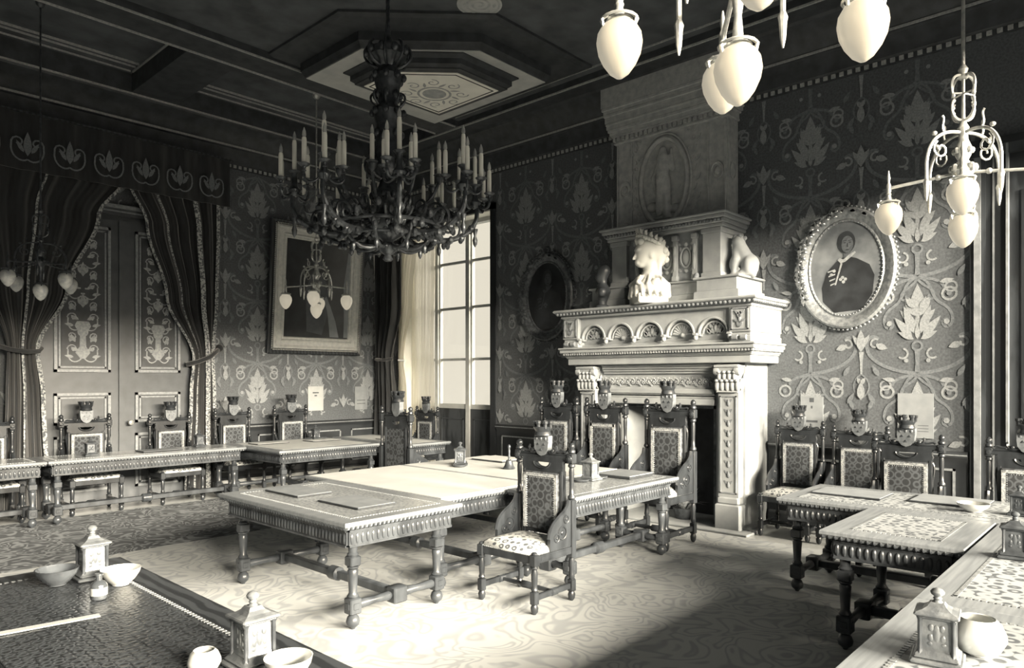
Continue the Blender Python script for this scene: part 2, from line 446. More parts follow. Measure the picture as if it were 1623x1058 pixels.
# near wall: three tall windows let the daylight in (outside the picture, to the right of the camera)
NW = [(.1,1.6), (2.2,3.9), (4.5,6.2), (6.75,7.95)]
mb = MB(); xs = [XN-.3]+[q for w in NW for q in w]+[XW+.5]
for i in range(0, len(xs), 2): mb.box(xs[i], xs[i+1], YN-.3, YN, 0, 6.2)
for a, b in NW: mb.box(a, b, YN-.3, YN, 4.2, 6.2); mb.box(a, b, YN-.3, YN, 0, 1.22)
tag(mb.build('wall_near', M['paper'], smooth=0), kind='structure')
# wall behind the camera
mb = MB(); mb.box(XN-.3, XN, YN, YW, 0, 6.2)
tag(mb.build('wall_behind', M['paper'], smooth=0), kind='structure')

# ceiling: slab, beams, coffers
mb = MB(); mb.box(XN-.3, XW+.5, YN-.3, YW+.3, 5.85, 6.2, 0)
mb.box(XN, 7.45, 6.0-8, 8.0, ZC, 5.86, 0)                     # great central field
for (a0,a1,b0,b1) in ((XN,7.45,8.0,8.5),(3.55,4.15,8.5,10.3),(XN,XW,10.3,YW),(7.45,XW,YN,10.3)):
    mb.box(a0, a1, b0, b1, 5.6, 5.86, 1)
tag(mb.build('ceiling', [M['ceil'], M['beam']], smooth=0), kind='structure')
# gilded lines along the beams
mb = MB()
def line_u(x0, x1, y, z, w=.03): mb.box(x0, x1, y-w/2, y+w/2, z-.02, z)
def line_v(x, y0, y1, z, w=.03): mb.box(x-w/2, x+w/2, y0, y1, z-.02, z)
for y in (8.02, 8.48): line_u(XN, 7.4, y, 5.6, .02)
for x0, x1 in ((XN,3.5),(4.2,7.4)):
    line_u(x0, x1, 8.58, 5.85, .025); line_u(x0, x1, 8.66, 5.85, .015); line_u(x0, x1, 9.9, 5.85, .03); line_u(x0, x1, 10.02, 5.85, .015); line_u(x0, x1, 10.2, 5.85, .015)
line_u(XN, XW-.5, 10.32, 5.6, .03)
for x in (7.47,): line_v(x, -1, 10.3, 5.6, .025)
line_v(7.3, -1, 7.9, ZC, .012)
for x in (3.53,4.17): line_v(x, 8.6, 10.2, 5.85, .02)
tag(mb.build('trim_1', M['line'], smooth=0), kind='structure')
# crown cornice on both walls
prof = [(0,5.02),(.035,5.02),(.035,5.08),(.06,5.10),(.075,5.20),(.11,5.30),(.14,5.31),(.14,5.36),(.17,5.38),(.22,5.46),(.32,5.54),(.42,5.57),(.44,5.6),(0,5.6)]
mb = MB()
mb.loft([[(XN,YW-d,z) for d,z in prof], [(XW-.0,YW-d,z) for d,z in prof]])
mb.loft([[(XW-d,YN,z) for d,z in prof], [(XW-d,YW,z) for d,z in prof]])
tag(mb.build('trim_2', M['beam'], smooth=30), kind='structure')
mb = MB()
for d, z, w in ((.125,5.335,.028),):
    mb.box(XN, XW-d, YW-d-.022, YW-d, z-w/2, z+w/2); mb.box(XW-d-.022, XW-d, YN, YW-d, z-w/2, z+w/2)
x = XN
while x < XW-.06: mb.box(x, x+.045, YW-.05, YW-.033, 5.03, 5.075); x += .085
y = YN
while y < YW-.06: mb.box(XW-.05, XW-.033, y, y+.045, 5.03, 5.075); y += .085
tag(mb.build('trim_3', M['line'], smooth=0), kind='structure')

# stepped ceiling panel with one cut corner, and its pale painted centre
def pent(off, z, x0=5.1, x1=6.35, y0=6.05, y1=7.2, c=.53):
    a0,a1,b0,b1 = x0-off, x1+off, y0-off, y1+off; cc = c+off*.586
    return [(a0+cc,b0,z),(a1,b0,z),(a1,b1,z),(a0,b1,z),(a0,b0+cc,z)]
panel = thing('ceiling_panel', 'stepped five-sided ceiling panel with pale painted centre beyond the great chandelier', 'ceiling panel', (0,0,0))
P1 = lambda o, z: pent(o, z, 4.73, 6.84, 5.74, 7.85, .95)
mb = MB()
mb.loft([P1(.42,ZC+.01), P1(.42,ZC-.03), P1(.36,ZC-.05), P1(.3,ZC-.05)], mi=0)
mb.build('outer_moulding', M['beam'], panel, smooth=0)
P1 = lambda o, z: pent(o, z, 4.73, 6.84, 5.74, 7.85, .95)
mb = MB(); mb.loft([P1(.05,ZC+.01), P1(.05,5.53), P1(.03,5.50), P1(.01,5.46), P1(0,5.455)])
mb.build('upper_step', M['beam'], panel, smooth=0)
mb = MB(); mb.loft([P1(0,5.456), P1(0,5.446)]); mb.build('soffit', M['ceillt'], panel, smooth=0)
mb = MB(); mb.loft([pent(.16,5.45), pent(.16,5.43), pent(.10,5.40), pent(.10,5.34), pent(.06,5.31), pent(.06,5.295), pent(.02,5.29), pent(0,5.285)]); mb.build('lower_step', M['beam'], panel, smooth=0)
mb = MB(); mb.loft([pent(-.02,5.286), pent(-.02,5.278)]); mb.build('painted_panel', M['ceilwhite'], panel, smooth=0)
mb = MB(); mpz = lambda a, b, d: (a, b, 5.277-d)
cx, cy = 5.85, 6.72
mb.ribbon(circ(cx,cy,.2,n=28,end=True), .03, mpz); mb.flat(circ(cx,cy,.15,n=20), mpz, .001)
for k in range(8):
    a = k*PI/4; mb.ribbon(spiral(cx+.34*math.cos(a), cy+.34*math.sin(a), .09, .02, a, 1.1, 12), .018, mpz)
    mb.flat(leaf(cx+.22*math.cos(a+.3), cy+.22*math.sin(a+.3), .14, .04, a+.8), mpz, .002)
mb.build('medallion', M['hood'], panel, smooth=0)
mb = MB(); mb.loft([pent(-.06,5.278), pent(-.06,5.274), pent(-.075,5.274), pent(-.075,5.278)], cap=False); mb.build('panel_line', M['beam'], panel, smooth=0)
med = thing('ceiling_medallion', 'small round painted scroll medallion on the ceiling above the stepped panel', 'ceiling ornament', (0,0,0))
mb = MB(); mpz = lambda a, b, d: (a, b, ZC-.012-d); cx, cy = 5.27, 5.33
mb.lathe([(.24,ZC-.012),(.24,ZC+.005)], (cx,cy,0), 32); mb.build('disc', M['ceillt'], med, smooth=0)
mb = MB(); mb.ribbon(spiral(cx,cy,.16,.02,0,2.2,30), .03, mpz); mb.ribbon(circ(cx,cy,.21,n=28,end=True), .02, mpz)
for k in range(6): mb.flat(leaf(cx+.17*math.cos(k*1.05),cy+.17*math.sin(k*1.05),.09,.04,k*1.05+2), mpz)
mb.build('scroll', M['hood'], med, smooth=0)

# dado, baseboards
def dado(name, mp, a0, a1, kind='u'):
    mb = MB()
    prof = [(0,0),(.05,0),(.05,.14),(.035,.17),(.02,.18),(.02,.86),(.035,.9),(.06,.93),(.06,.965),(.03,.985),(0,.985)]
    mb.loft([[mp(a0,z,d) for d,z in prof], [mp(a1,z,d) for d,z in prof]], mi=0)
    def fr(b0, b1, z0, z1, w=.022):
        for p0, p1 in (((b0,z0),(b1,z0)),((b1,z0),(b1,z1)),((b1,z1),(b0,z1)),((b0,z1),(b0,z0))):
            mb.prism([(min(p0[0],p1[0])-w/2,min(p0[1],p1[1])-w/2),(max(p0[0],p1[0])+w/2,min(p0[1],p1[1])-w/2),(max(p0[0],p1[0])+w/2,max(p0[1],p1[1])+w/2),(min(p0[0],p1[0])-w/2,max(p0[1],p1[1])+w/2)], mp, .018, .034, 1)
    n = max(1, round((a1-a0)/.95)); s = (a1-a0)/n
    for i in range(n): fr(a0+i*s+.12, a0+(i+1)*s-.12, .26, .80)
    mb.prism([(a0,.945),(a1,.945),(a1,.957),(a0,.957)], mp, .058, .064, 1)
    return tag(mb.build(name, [M['dado'], M['doorline']], smooth=30), kind='structure')
dado('baseboard_left', XZ(YW), 4.62, XW-.02)
dado('trim_4', XZ(YW), XN, 2.34)
dado('baseboard_right', YZ(XW), 1.42, 3.42)
dado('trim_5', YZ(XW), 5.76, WY0-.14)
# tall white baseboard strip under the left wall, lit by the windows
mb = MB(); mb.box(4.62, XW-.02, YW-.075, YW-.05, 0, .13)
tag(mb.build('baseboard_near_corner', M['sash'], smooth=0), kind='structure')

# double door with painted panels
DX0, DX1, DC = 2.55, 4.46, 3.535
door = MB(); door.box(DX0-.2, DX1+.2, YW-.06, YW+.02, 0, 4.08, 0)
door.box(DX0-.12, DX1+.12, YW-.10, YW-.05, 0, 3.95, 0)
dz = 4.08; door.box(DX0-.26, DX1+.26, YW-.13, YW, dz, dz+.05, 1); door.box(DX0-.22, DX1+.22, YW-.10, YW, dz-.09, dz, 0)
door.box(DX0-.23, DX1+.23, YW-.112, YW, dz-.05, dz-.03, 1)
dframe = door.build('door_1', [M['door'], M['doorline']], smooth=0); tag(dframe, kind='structure')
fy = YW-.10
def leafdoor(x0, x1, pale):
    mb = MB(); mb.box(x0, x1, fy-.05, fy, .02, 3.9)
    lf = mb.build('door_leaf', M['door'], dframe, smooth=0)
    yy = fy-.05; mp = XZ(yy); w = x1-x0
    px0, px1 = x0+.17, x1-.13
    for (z0, z1) in ((1.80,3.78),(1.10,1.52),(.2,.95)):
        m2 = MB()
        for off, ww in ((0,.035),(.055,.02)):
            for p in (((px0+off,z0+off),(px1-off,z0+off+ww)),((px0+off,z1-off-ww),(px1-off,z1-off)),((px0+off,z0+off),(px0+off+ww,z1-off)),((px1-off-ww,z0+off),(px1-off,z1-off))):
                (a0,b0),(a1,b1) = p; m2.prism([(a0,b0),(a1,b0),(a1,b1),(a0,b1)], mp, 0, .025-off*.2)
        m2.build('panel_moulding', M['doorline'], lf, smooth=0)
        m3 = MB(); m3.prism([(px0+.09,z0+.09),(px1-.09,z0+.09),(px1-.09,z1-.09),(px0+.09,z1-.09)], mp, 0, .008)
        m3.build('door_panel', M['doorpan' if z0 == 1.80 else 'door'], lf, smooth=0)
    # arabesque
    m4 = MB(); cx = (px0+px1)/2; hw = (px1-px0)/2-.12
    mq = lambda a, b, d: (a, yy-.009-d, b)
    m4.flat([(cx-.03,1.98),(cx+.03,1.98),(cx+.09,2.06),(cx+.04,2.14),(cx+.035,2.3),(cx+.10,2.42),(cx+.07,2.48),(cx-.07,2.48),(cx-.10,2.42),(cx-.035,2.3),(cx-.04,2.14),(cx-.09,2.06)], mq)
    zz = 1.98
    while zz < 3.5:
        for s in (-1,1):
            q = lambda pts: [(cx+s*x, y) for x, y in pts]
            m4.ribbon(q(bez((.02,zz),(.08,zz-.08),(hw*.9,zz-.05),(hw*.8,zz+.12),8)+spiral(hw*.55,zz+.13,.065,.02,0,.8,9)), .016, mq)
            m4.ribbon(q(spiral(hw*.62,zz+.30,.06,.015,R(-90),-1.1,10)), .016, mq)
            for (lx,lz,la) in ((.05,zz+.1,30),(.09,zz+.22,65),(hw*.5,zz+.02,10),(hw*.7,zz+.22,100),(.03,zz+.3,75)):
                m4.flat(q(leaf(lx,lz,.11,.045,R(la))), mq)
            m4.flat(q(circ(hw*.55,zz+.13,.02,n=8)), mq)
        m4.flat(leaf(cx,zz+.26,.2,.07,R(90)), mq)
        zz += .42
    for dx_ in (-.05,.05,0):
        m4.box(cx+dx_-.025, cx+dx_+.025, yy-.012, yy-.009, 2.86-abs(dx_)*0+(.05 if dx_ else -.02), 2.88+(.05 if dx_ else -.02))
    m4.build('painted_arabesque', M['lace'], lf, smooth=0)
    return lf
leafdoor(DX0, DC-.008, 1); lf2 = leafdoor(DC+.008, DX1, 0)
mb = MB(); mb.box(DC-.035, DC+.035, fy-.075, fy-.05, .02, 3.9); mb.build('meeting_stile', M['door'], dframe, smooth=0)
mb = MB(); mb.lathe([(.012,0),(.012,.05),(.035,.06),(.04,.08),(.03,.1),(.0,.11)], (DC+.1,fy-.05,1.1), 12, axis='y')
for i, p in enumerate(mb.v): mb.v[i] = (p[0], 2*(fy-.05)-p[1], p[2])
mb.build('door_knob', M['brass'], lf2)

# door casing at the far right of the fireplace wall
mb = MB()
for (y0, y1, d, z, k) in ((1.27,1.40,.05,3.86,0),(1.31,1.365,.075,3.86,1),(1.20,1.215,.06,3.9,1),(1.10,1.27,.045,3.9,0),(1.085,1.105,.085,3.95,1),(.1,1.10,.02,3.9,0),(.95,.99,.04,3.5,0)):
    mb.box(XW-d, XW+.01, y0, y1, 0, z, k)
mb.box(XW-.1, XW+.01, -.6, 1.42, 3.95, 4.02, 0); mb.box(XW-.08, XW+.01, -.6, 1.4, 3.86, 3.95, 0)
tag(mb.build('door_2', [M['darkwood'], M['stonedk']], smooth=0), kind='structure')

# ------------------------------------------------------------------ tall window near the corner
win = MB()
xg = XW+.30
win.box(xg-.06, xg+.06, WY0, WY0+.07, WZ0, WZ1); win.box(xg-.06, xg+.06, WY1-.07, WY1, WZ0, WZ1); win.box(xg-.06, xg+.06, WY0, WY1, WZ1-.08, WZ1)
win.box(xg-.06, xg+.06, 9.60, 9.68, WZ0, WZ1); win.box(xg-.07, xg+.07, 8.78, 8.87, WZ0, WZ1)
wf = win.build('window_1', M['sash'], smooth=0); tag(wf, kind='structure')
for (a, b) in ((WY0+.07,8.78),(8.87,9.60),(9.68,WY1-.07)):
    mb = MB()
    for z in (2.05,2.95,3.75): mb.box(xg-.02, xg+.02, a, b, z-.022, z+.022)
    mb.box(xg-.035, xg+.035, a, b, 1.19, 1.27); mb.box(xg-.03, xg+.03, a, a+.035, 1.2, WZ1-.08); mb.box(xg-.03, xg+.03, b-.035, b, 1.2, WZ1-.08)
    mb.build('sash_bars', M['sash'], wf, smooth=0)
    mb = MB(); mb.box(xg-.004, xg+.004, a, b, 1.25, WZ1-.08); mb.build('pane', M['glass'], wf, smooth=0)
    mb = MB(); mb.box(xg-.04, xg+.04, a, b, 0, 1.19); 
    mb.box(xg-.055, xg-.04, a+.08, b-.08, .2, .22); mb.box(xg-.055, xg-.04, a+.08, b-.08, 1.0, 1.02); mb.box(xg-.055, xg-.04, a+.08, a+.1, .2, 1.02); mb.box(xg-.055, xg-.04, b-.1, b-.08, .2, 1.02)
    mb.build('lower_panel', M['darkwood'], wf, smooth=0)
mb = MB(); mb.box(XW-.03, XW+.0, WY0-.11, WY0, 0, WZ1+.1); mb.box(XW-.03, XW, WY1, WY1+.11, 0, WZ1+.1); mb.box(XW-.03, XW, WY0-.11, WY1+.11, WZ1, WZ1+.12)
tag(mb.build('trim_6', M['darkwood'], smooth=0), kind='structure')

mb = MB(); mb.box(XW, XW+.38, WY0, WY0+.012, 0, WZ1); mb.box(XW, XW+.38, WY1-.012, WY1, 0, WZ1); mb.box(XW, XW+.38, WY0, WY1, WZ1-.012, WZ1)
tag(mb.build('trim_8', M['ceilwhite'], smooth=0), kind='structure')
# ------------------------------------------------------------------ curtains
def cloth(pts_top_to_bottom, depth, nfold, base, axis, amp=.05, nv=40, nu=90, th=.012):
    """rows: list of (z, left, right); axis 'x' hangs along x at y=base (facing -y), 'y' along y at x=base (facing -x)"""
    mb = MB(); rows = []
    zs = [p[0] for p in pts_top_to_bottom]
    for j in range(nv+1):
        t = j/nv; z = lerp(zs[0], zs[-1], t)
        k = 0
        while k < len(zs)-2 and z < zs[k+1]: k += 1
        u = (zs[k]-z)/(zs[k]-zs[k+1]); u = min(max(u,0),1); u2 = u*u*(3-2*u)
        a = lerp(pts_top_to_bottom[k][1], pts_top_to_bottom[k+1][1], u2); b = lerp(pts_top_to_bottom[k][2], pts_top_to_bottom[k+1][2], u2)
        rows.append((z,a,b))
    def P(i, j, d):
        z, a, b = rows[j]; s = i/nu
        w = lerp(a, b, s); dd = amp*math.sin(2*PI*nfold*s+.4*math.sin(z*1.7))+amp*.35*math.sin(2*PI*nfold*2.3*s+z)+d
        return (w, base-dd, z) if axis == 'x' else (base-dd, w, z)
    v = []; f = []
    for d in ((0, th) if th else (0,)):
        for j in range(nv+1):
            for i in range(nu+1): v.append(P(i,j,d))
    n1 = (nv+1)*(nu+1); W = nu+1
    for j in range(nv):
        for i in range(nu):
            a = j*W+i; f.append((a,a+1,a+W+1,a+W))
            if th: f.append((n1+a,n1+a+W,n1+a+W+1,n1+a+1))
    for j in range(nv if th else 0):
        for i in (0, nu):
            a = j*W+i; f.append((a,a+W,n1+a+W,n1+a))
    for i in range(nu if th else 0):
        for j in (0, nv):
            a = j*W+i; f.append((a,a+1,n1+a+1,n1+a))
    mb.add(v, f)
    edge = lambda s, d=.018: [P(int(round(s*nu)), j, d) for j in range(nv+1)]
    return mb, edge
def band(parent, pts, w, axis, name='trim_band'):
    mb = MB(); v = []; f = []
    for p in pts:
        for dx in (-w/2, w/2):
            for dd in (0, .008):
                v.append((p[0]+dx, p[1]-dd, p[2]) if axis == 'x' else (p[0]-dd, p[1]+dx, p[2]))
    for i in range(len(pts)-1):
        a = i*4
        for q in ((0,2,6,4),(1,5,7,3),(0,4,5,1),(2,3,7,6)): f.append(tuple(a+k for k in q))
    mb.add(v, f); return mb.build(name, M['galon'], parent)
cy = YW-.22
pl = thing('door_curtain', 'dark velvet curtain with embroidered bands, tied back left of the double door', 'curtain', (0,0,0), group=None)
m_, e_ = cloth([(4.5,1.75,3.55),(3.9,1.8,3.22),(2.9,1.98,2.86),(2.08,2.2,2.52),(1.5,2.18,2.58),(.03,2.12,2.64)], 0, 6, cy, 'x', .035)
m_.build('drape', M['curtain'], pl)
band(pl, e_(1), .05, 'x'); band(pl, e_(.5), .03, 'x'); 
mb = MB(); mb.tube([(2.12,cy+.02,2.12),(2.2,cy-.09,2.08),(2.38,cy-.13,2.05),(2.52,cy-.08,2.06),(2.57,cy+.02,2.1)], .03); mb.build('tie_back', M['curtain'], pl)
pr = thing('door_curtain', 'dark velvet curtain with embroidered bands, tied back right of the double door', 'curtain', (0,0,0))
m_, e_ = cloth([(4.5,3.6,4.86),(3.9,3.85,4.86),(2.9,4.12,4.84),(2.02,4.5,4.78),(1.5,4.45,4.80),(.03,4.38,4.84)], 0, 6, cy, 'x', .036)
m_.build('drape', M['curtain'], pr)
band(pr, e_(0), .05, 'x'); band(pr, e_(.30), .06, 'x'); band(pr, e_(.70), .07, 'x'); band(pr, e_(1), .05, 'x')
mb = MB(); mb.tube([(4.40,cy+.0,1.92),(4.52,cy-.12,1.96),(4.68,cy-.14,2.03),(4.82,cy-.05,2.12),(4.92,cy+.1,2.16)], .035); mb.ell((4.93,cy+.08,2.18),(.06,.05,.06)); mb.build('tie_back', M['curtain'], pr)
# pelmet with embroidered scrolls
pel = thing('curtain_pelmet', 'dark embroidered curtain pelmet with swagged lower edge above the double door', 'pelmet', (0,0,0))
m_, e_ = cloth([(5.0,1.65,4.95),(4.3,1.65,4.95)], 0, 9, YW-.42, 'x', .02, nv=6); m_.build('valance', M['curtain'], pel)
mb = MB(); mpv = XZ(YW-.475)
for k in range(7):
    cx = 1.9+k*.46
    for s in (-1,1):
        mb.ribbon([(cx+s*x,y) for x,y in bez((0,4.42),(.06,4.36),(.2,4.42),(.17,4.6),8)+spiral(.10,4.62,.07,.02,0,.9,9)], .02, mpv)
        mb.flat([(cx+s*x,y) for x,y in leaf(.04,4.5,.16,.05,R(60))], mpv)
    mb.flat(leaf(cx,4.46,.3,.09,R(90)), mpv)
mb.build('embroidery', M['paperlt2'], pel, smooth=0)
mb = MB(); mb.box(1.6,5.0,YW-.46,YW-.0,5.0,5.02); mb.build('pelmet_board', M['darkwood'], pel, smooth=0)
# corner window drapes
wd = thing('window_curtain', 'heavy dark curtain hanging in the far corner left of the bright window', 'curtain', (0,0,0))
m_, e_ = cloth([(4.75,10.68,9.98),(3.0,10.68,10.05),(2.05,10.66,10.3),(1.3,10.68,10.2),(.03,10.7,10.15)], 0, 4, XW-.28, 'y', .07); m_.build('drape', M['curtain'], wd)
mb = MB(); mb.tube([(XW-.2,10.7,2.08),(XW-.38,10.6,2.06),(XW-.39,10.4,2.05),(XW-.25,10.28,2.07)], .03); mb.build('tie_back', M['curtain'], wd)
wv = thing('voile_curtain', 'sheer white voile curtain pulled to the left side of the bright window', 'curtain', (0,0,0))
m_, e_ = cloth([(4.5,10.26,9.62),(2.2,10.26,9.66),(.06,10.26,9.64)], 0, 7, XW+.19, 'y', .025, th=0); m_.build('drape', M['voile'], wv)
wv2 = thing('voile_curtain', 'narrow white curtain edge gathered by a tie-back beside the dark corner curtain', 'curtain', (0,0,0))
m_, e_ = cloth([(4.5,10.2,9.75),(3.2,10.28,9.95),(2.05,10.30,10.22),(1.5,10.3,10.12),(.1,10.3,10.0)], 0, 3, XW-.08, 'y', .03, nu=40, th=0); m_.build('drape', M['voile'], wv2)
mb = MB(); mb.tube([(XW-.05,10.32,2.03),(XW-.13,10.26,2.05),(XW-.05,10.19,2.04)], .02); mb.build('tie_back', M['whitecloth'], wv2)

# carpet
cp = thing('carpet', 'large patterned carpet with pale scrolls and a darker far band under the council tables', 'rug', (0,0,0))
mb = MB(); mb.box(.2, 7.28, -.4, 10.03, .0, .004); mb.build('field', M['carpet'], cp, smooth=0)
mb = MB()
mb.box(.3, 7.18, 7.5, 9.93, .004, .005); mb.build('border', M['carpetdk'], cp, smooth=0)  # one broad darker sheet across the far end of the carpet only
# ------------------------------------------------------------------ the great stone fireplace  (front faces -x)
fp = thing('fireplace', 'monumental pale carved stone fireplace with arcaded mantel and overmantel against the papered wall', 'fireplace', (XW,4.58,0))
FX = lambda mb: setattr(mb, 'M', Matrix.Translation((-XW,-4.58,0))) or mb      # build in world coordinates, parent at the base
def NB(): return FX(MB())
Y0, Y1 = 3.45, 5.71            # body
XF = 7.60                      # face of jambs
# jambs and plinths
for (a, b, s) in ((Y0, 3.80, 'r'), (5.36, Y1, 'l')):
    m = NB(); m.box(XF+.0, XW, a, b, .0, 1.90)
    (m).build('jamb', M['stone'], fp, smooth=0)
    m = NB(); m.bbox(XF-.15, XF+.02, a-.0, a+.30 if s=='r' else b, 0, .30, .012); m.bbox(XF-.13, XF+.02, a+.02, (a+.28) if s=='r' else b-.02, .30, .38, .015)
    if s == 'l': m.v = [v for v in m.v]
    m.build('plinth', M['stone'], fp, smooth=0)
    pa, pb = (a+.03, a+.27) if s == 'r' else (b-.27, b-.03)
    m = NB(); m.box(XF-.11, XF+.01, pa, pb, .38, 1.56)
    pil = m.build('pilaster', M['stone'], fp, smooth=0)
    m = NB(); mp = YZ(XF-.11)
    for (q0,q1,z0,z1) in ((pa+.02,pa+.035,.42,1.52),(pb-.035,pb-.02,.42,1.52),(pa+.02,pb-.02,.42,.435),(pa+.02,pb-.02,1.505,1.52)):
        m.prism([(q0,z0),(q1,z0),(q1,z1),(q0,z1)], mp, 0, .012)
    c = (pa+pb)/2
    for k in range(9):
        z = .52+k*.115
        m.ell((XF-.112,c,z),(.012,.02,.04)); m.flat(leaf(c,z,.07,.03,R(45)),mp,.006); m.flat(leaf(c,z,.07,.03,R(135)),mp,.007)
    m.build('candelabrum_relief', M['stonedk'], pil)
    # capital: leaves and volutes
    m = NB(); m.lathe([(.125,1.56),(.11,1.585),(.105,1.70),(.13,1.80),(.14,1.84)], (XF-.03,c,0), sq=True)
    for k in range(5):
        yy = pa-.0+k*(pb-pa)/4
        m.ell((XF-.135,yy,1.63),(.03,.035,.065)); m.ell((XF-.15,yy,1.69),(.03,.03,.02))
        if k < 4: m.ell((XF-.14,yy+.03,1.73),(.035,.032,.06)); m.ell((XF-.16,yy+.03,1.785),(.025,.028,.018))
    for s2 in (-1,1):
        y_ = c+s2*.12
        m.lathe([(.012,-.03),(.05,-.03),(.055,0),(.05,.03),(.012,.03)], (XF-.13,y_,1.80), 14, axis='y')
        m.ell((XF-.06,c+s2*.14,1.65),(.05,.02,.07)); m.ell((XF+.02,c+s2*.14,1.70),(.05,.02,.08))
    m.bbox(XF-.18, XF+.03, pa-.03, pb+.03, 1.835, 1.87, .008)
    m.build('capital', M['stone'], fp)
# firebox
m = NB(); m.box(XW-.04, XW-.01, 3.80, 5.36, 0, 1.45); m.box(XF+.12, XW-.02, 3.80, 5.36, 1.40, 1.45); m.box(XF+.10, XW-.03, 5.30, 5.355, 0, 1.42); m.box(XF+.15, XW-.03, 3.805, 3.83, 0, 1.42)
m.build('firebox', M['hearth'], fp, smooth=0)
m = NB(); m.box(XF+.05, XF+.09, 3.81, 3.86, .02, 1.41); m.box(XF+.05, XF+.09, 3.82, 5.09, 1.36, 1.41)
m.build('iron_surround', M['bronze'], fp, smooth=0)
m = NB(); m.box(XF+.03, XW-.06, 5.10, 5.30, 0, 1.40); m.bbox(XF+.02, XF+.12, 5.09, 5.30, 0, .12, .006); m.build('inner_cheek', M['stone'], fp, smooth=0)
# lintel with recessed bands and a carved frieze
m = NB(); m.box(XF+.004, XW, Y0+.004, Y1-.004, 1.40, 1.98); m.build('lintel', M['stone'], fp, smooth=0)
m = NB(); L0, L1 = 3.80, 5.36
for (d, z0, z1) in ((.05,1.40,1.475),(.035,1.475,1.50),(.075,1.53,1.59),(.06,1.515,1.53),(.03,1.77,1.80),(.05,1.80,1.83),(.07,1.83,1.86),(.09,1.86,1.89)):
    m.bbox(XF-d, XF+.01, L0, L1, z0, z1, .008)
m.build('architrave', M['stone'], fp, smooth=0)
m = NB(); mp = YZ(XF-.0); yy = L0+.03
for k in range(20):
    c = L0+.05+k*.077
    m.tube([mp(a,b,.014) for a,b in spiral(c,1.675,.045,.012,k*PI,1.2*(-1)**k,10)], .009, 5)
    m.ell(mp(c,1.675,.012),(.016,.014,.014),8,6); m.prism(leaf(c+.03,1.62+.02*(k%2),.1,.035,R(60)),mp,0,.016)
    m.prism(leaf(c+.02,1.73,.08,.03,R(-60)),mp,0,.016)
m.build('carved_frieze', M['stone'], fp)
# entablature above the lintel
def ring(m, d, z0, z1, b=.008, y0=Y0, y1=Y1, xf=XF):
    m.bbox(xf-d, XW, y0-d*.85, y1+d*.85, z0, z1, b)
m = NB(); ring(m,.16,1.89,1.975); ring(m,.18,1.975,1.99); m.build('fascia', M['stone'], fp, smooth=0)
m = NB(); ring(m,.19,1.99,2.02); ring(m,.25,2.045,2.09); ring(m,.27,2.09,2.115,.01); ring(m,.2,2.02,2.05)
m.build('bed_moulding', M['stone'], fp, smooth=0)
m = NB(); y = Y0-.19
while y < Y1+.17: m.box(XF-.235, XF-.2, y, y+.02, 2.018, 2.047); y += .037
x = XF-.2
while x < XW-.03: m.box(x, x+.02, Y0-.205, Y0-.17, 2.018, 2.047); x += .037
m.build('dentils', M['stone'], fp, smooth=0)
# arcade: five shell-headed niches between two square blocks
A0, A1 = 3.28, 5.88; AX = 7.37
m = NB(); m.bbox(AX+.13, XW, A0+.02, A1-.02, 2.115, 2.52, .004); m.build('arcade_wall', M['stone'], fp, smooth=0)
for (a, b) in ((A0, A0+.26), (A1-.26, A1)):
    m = NB(); m.bbox(AX, XW, a, b, 2.115, 2.19, .01); m.bbox(AX+.02, XW, a+.015, b-.015, 2.19, 2.23, .004); m.bbox(AX, XW, a, b, 2.225, 2.52, .008)
    blk = m.build('corner_block', M['stone'], fp, smooth=0)
    m = NB(); mp = YZ(AX); c = (a+b)/2
    for (q0,q1,z0,z1) in ((a+.03,a+.045,2.25,2.49),(b-.045,b-.03,2.25,2.49),(a+.03,b-.03,2.25,2.262),(a+.03,b-.03,2.478,2.49)): m.prism([(q0,z0),(q1,z0),(q1,z1),(q0,z1)], mp, 0, .012)
    for s2 in (-1,1):
        for z, an in ((2.28,70),(2.34,20),(2.38,80),(2.42,40)): m.prism([(c+s2*(x),zz) for x,zz in leaf(.005,z,.07,.03,R(an))], mp, 0, .014)
    m.ell(mp(c,2.36,.005),(.015,.025,.03)); m.lathe([(.01,-.03),(.03,-.03),(.03,.03),(.01,.03)], mp(c-.05,2.165,.01), 10, axis='y'); m.lathe([(.01,-.03),(.03,-.03),(.03,.03),(.01,.03)], mp(c+.05,2.165,.01), 10, axis='y')
    m.build('block_relief', M['stonedk'], blk)
N = 5; aw = (A1-A0-.52)/N
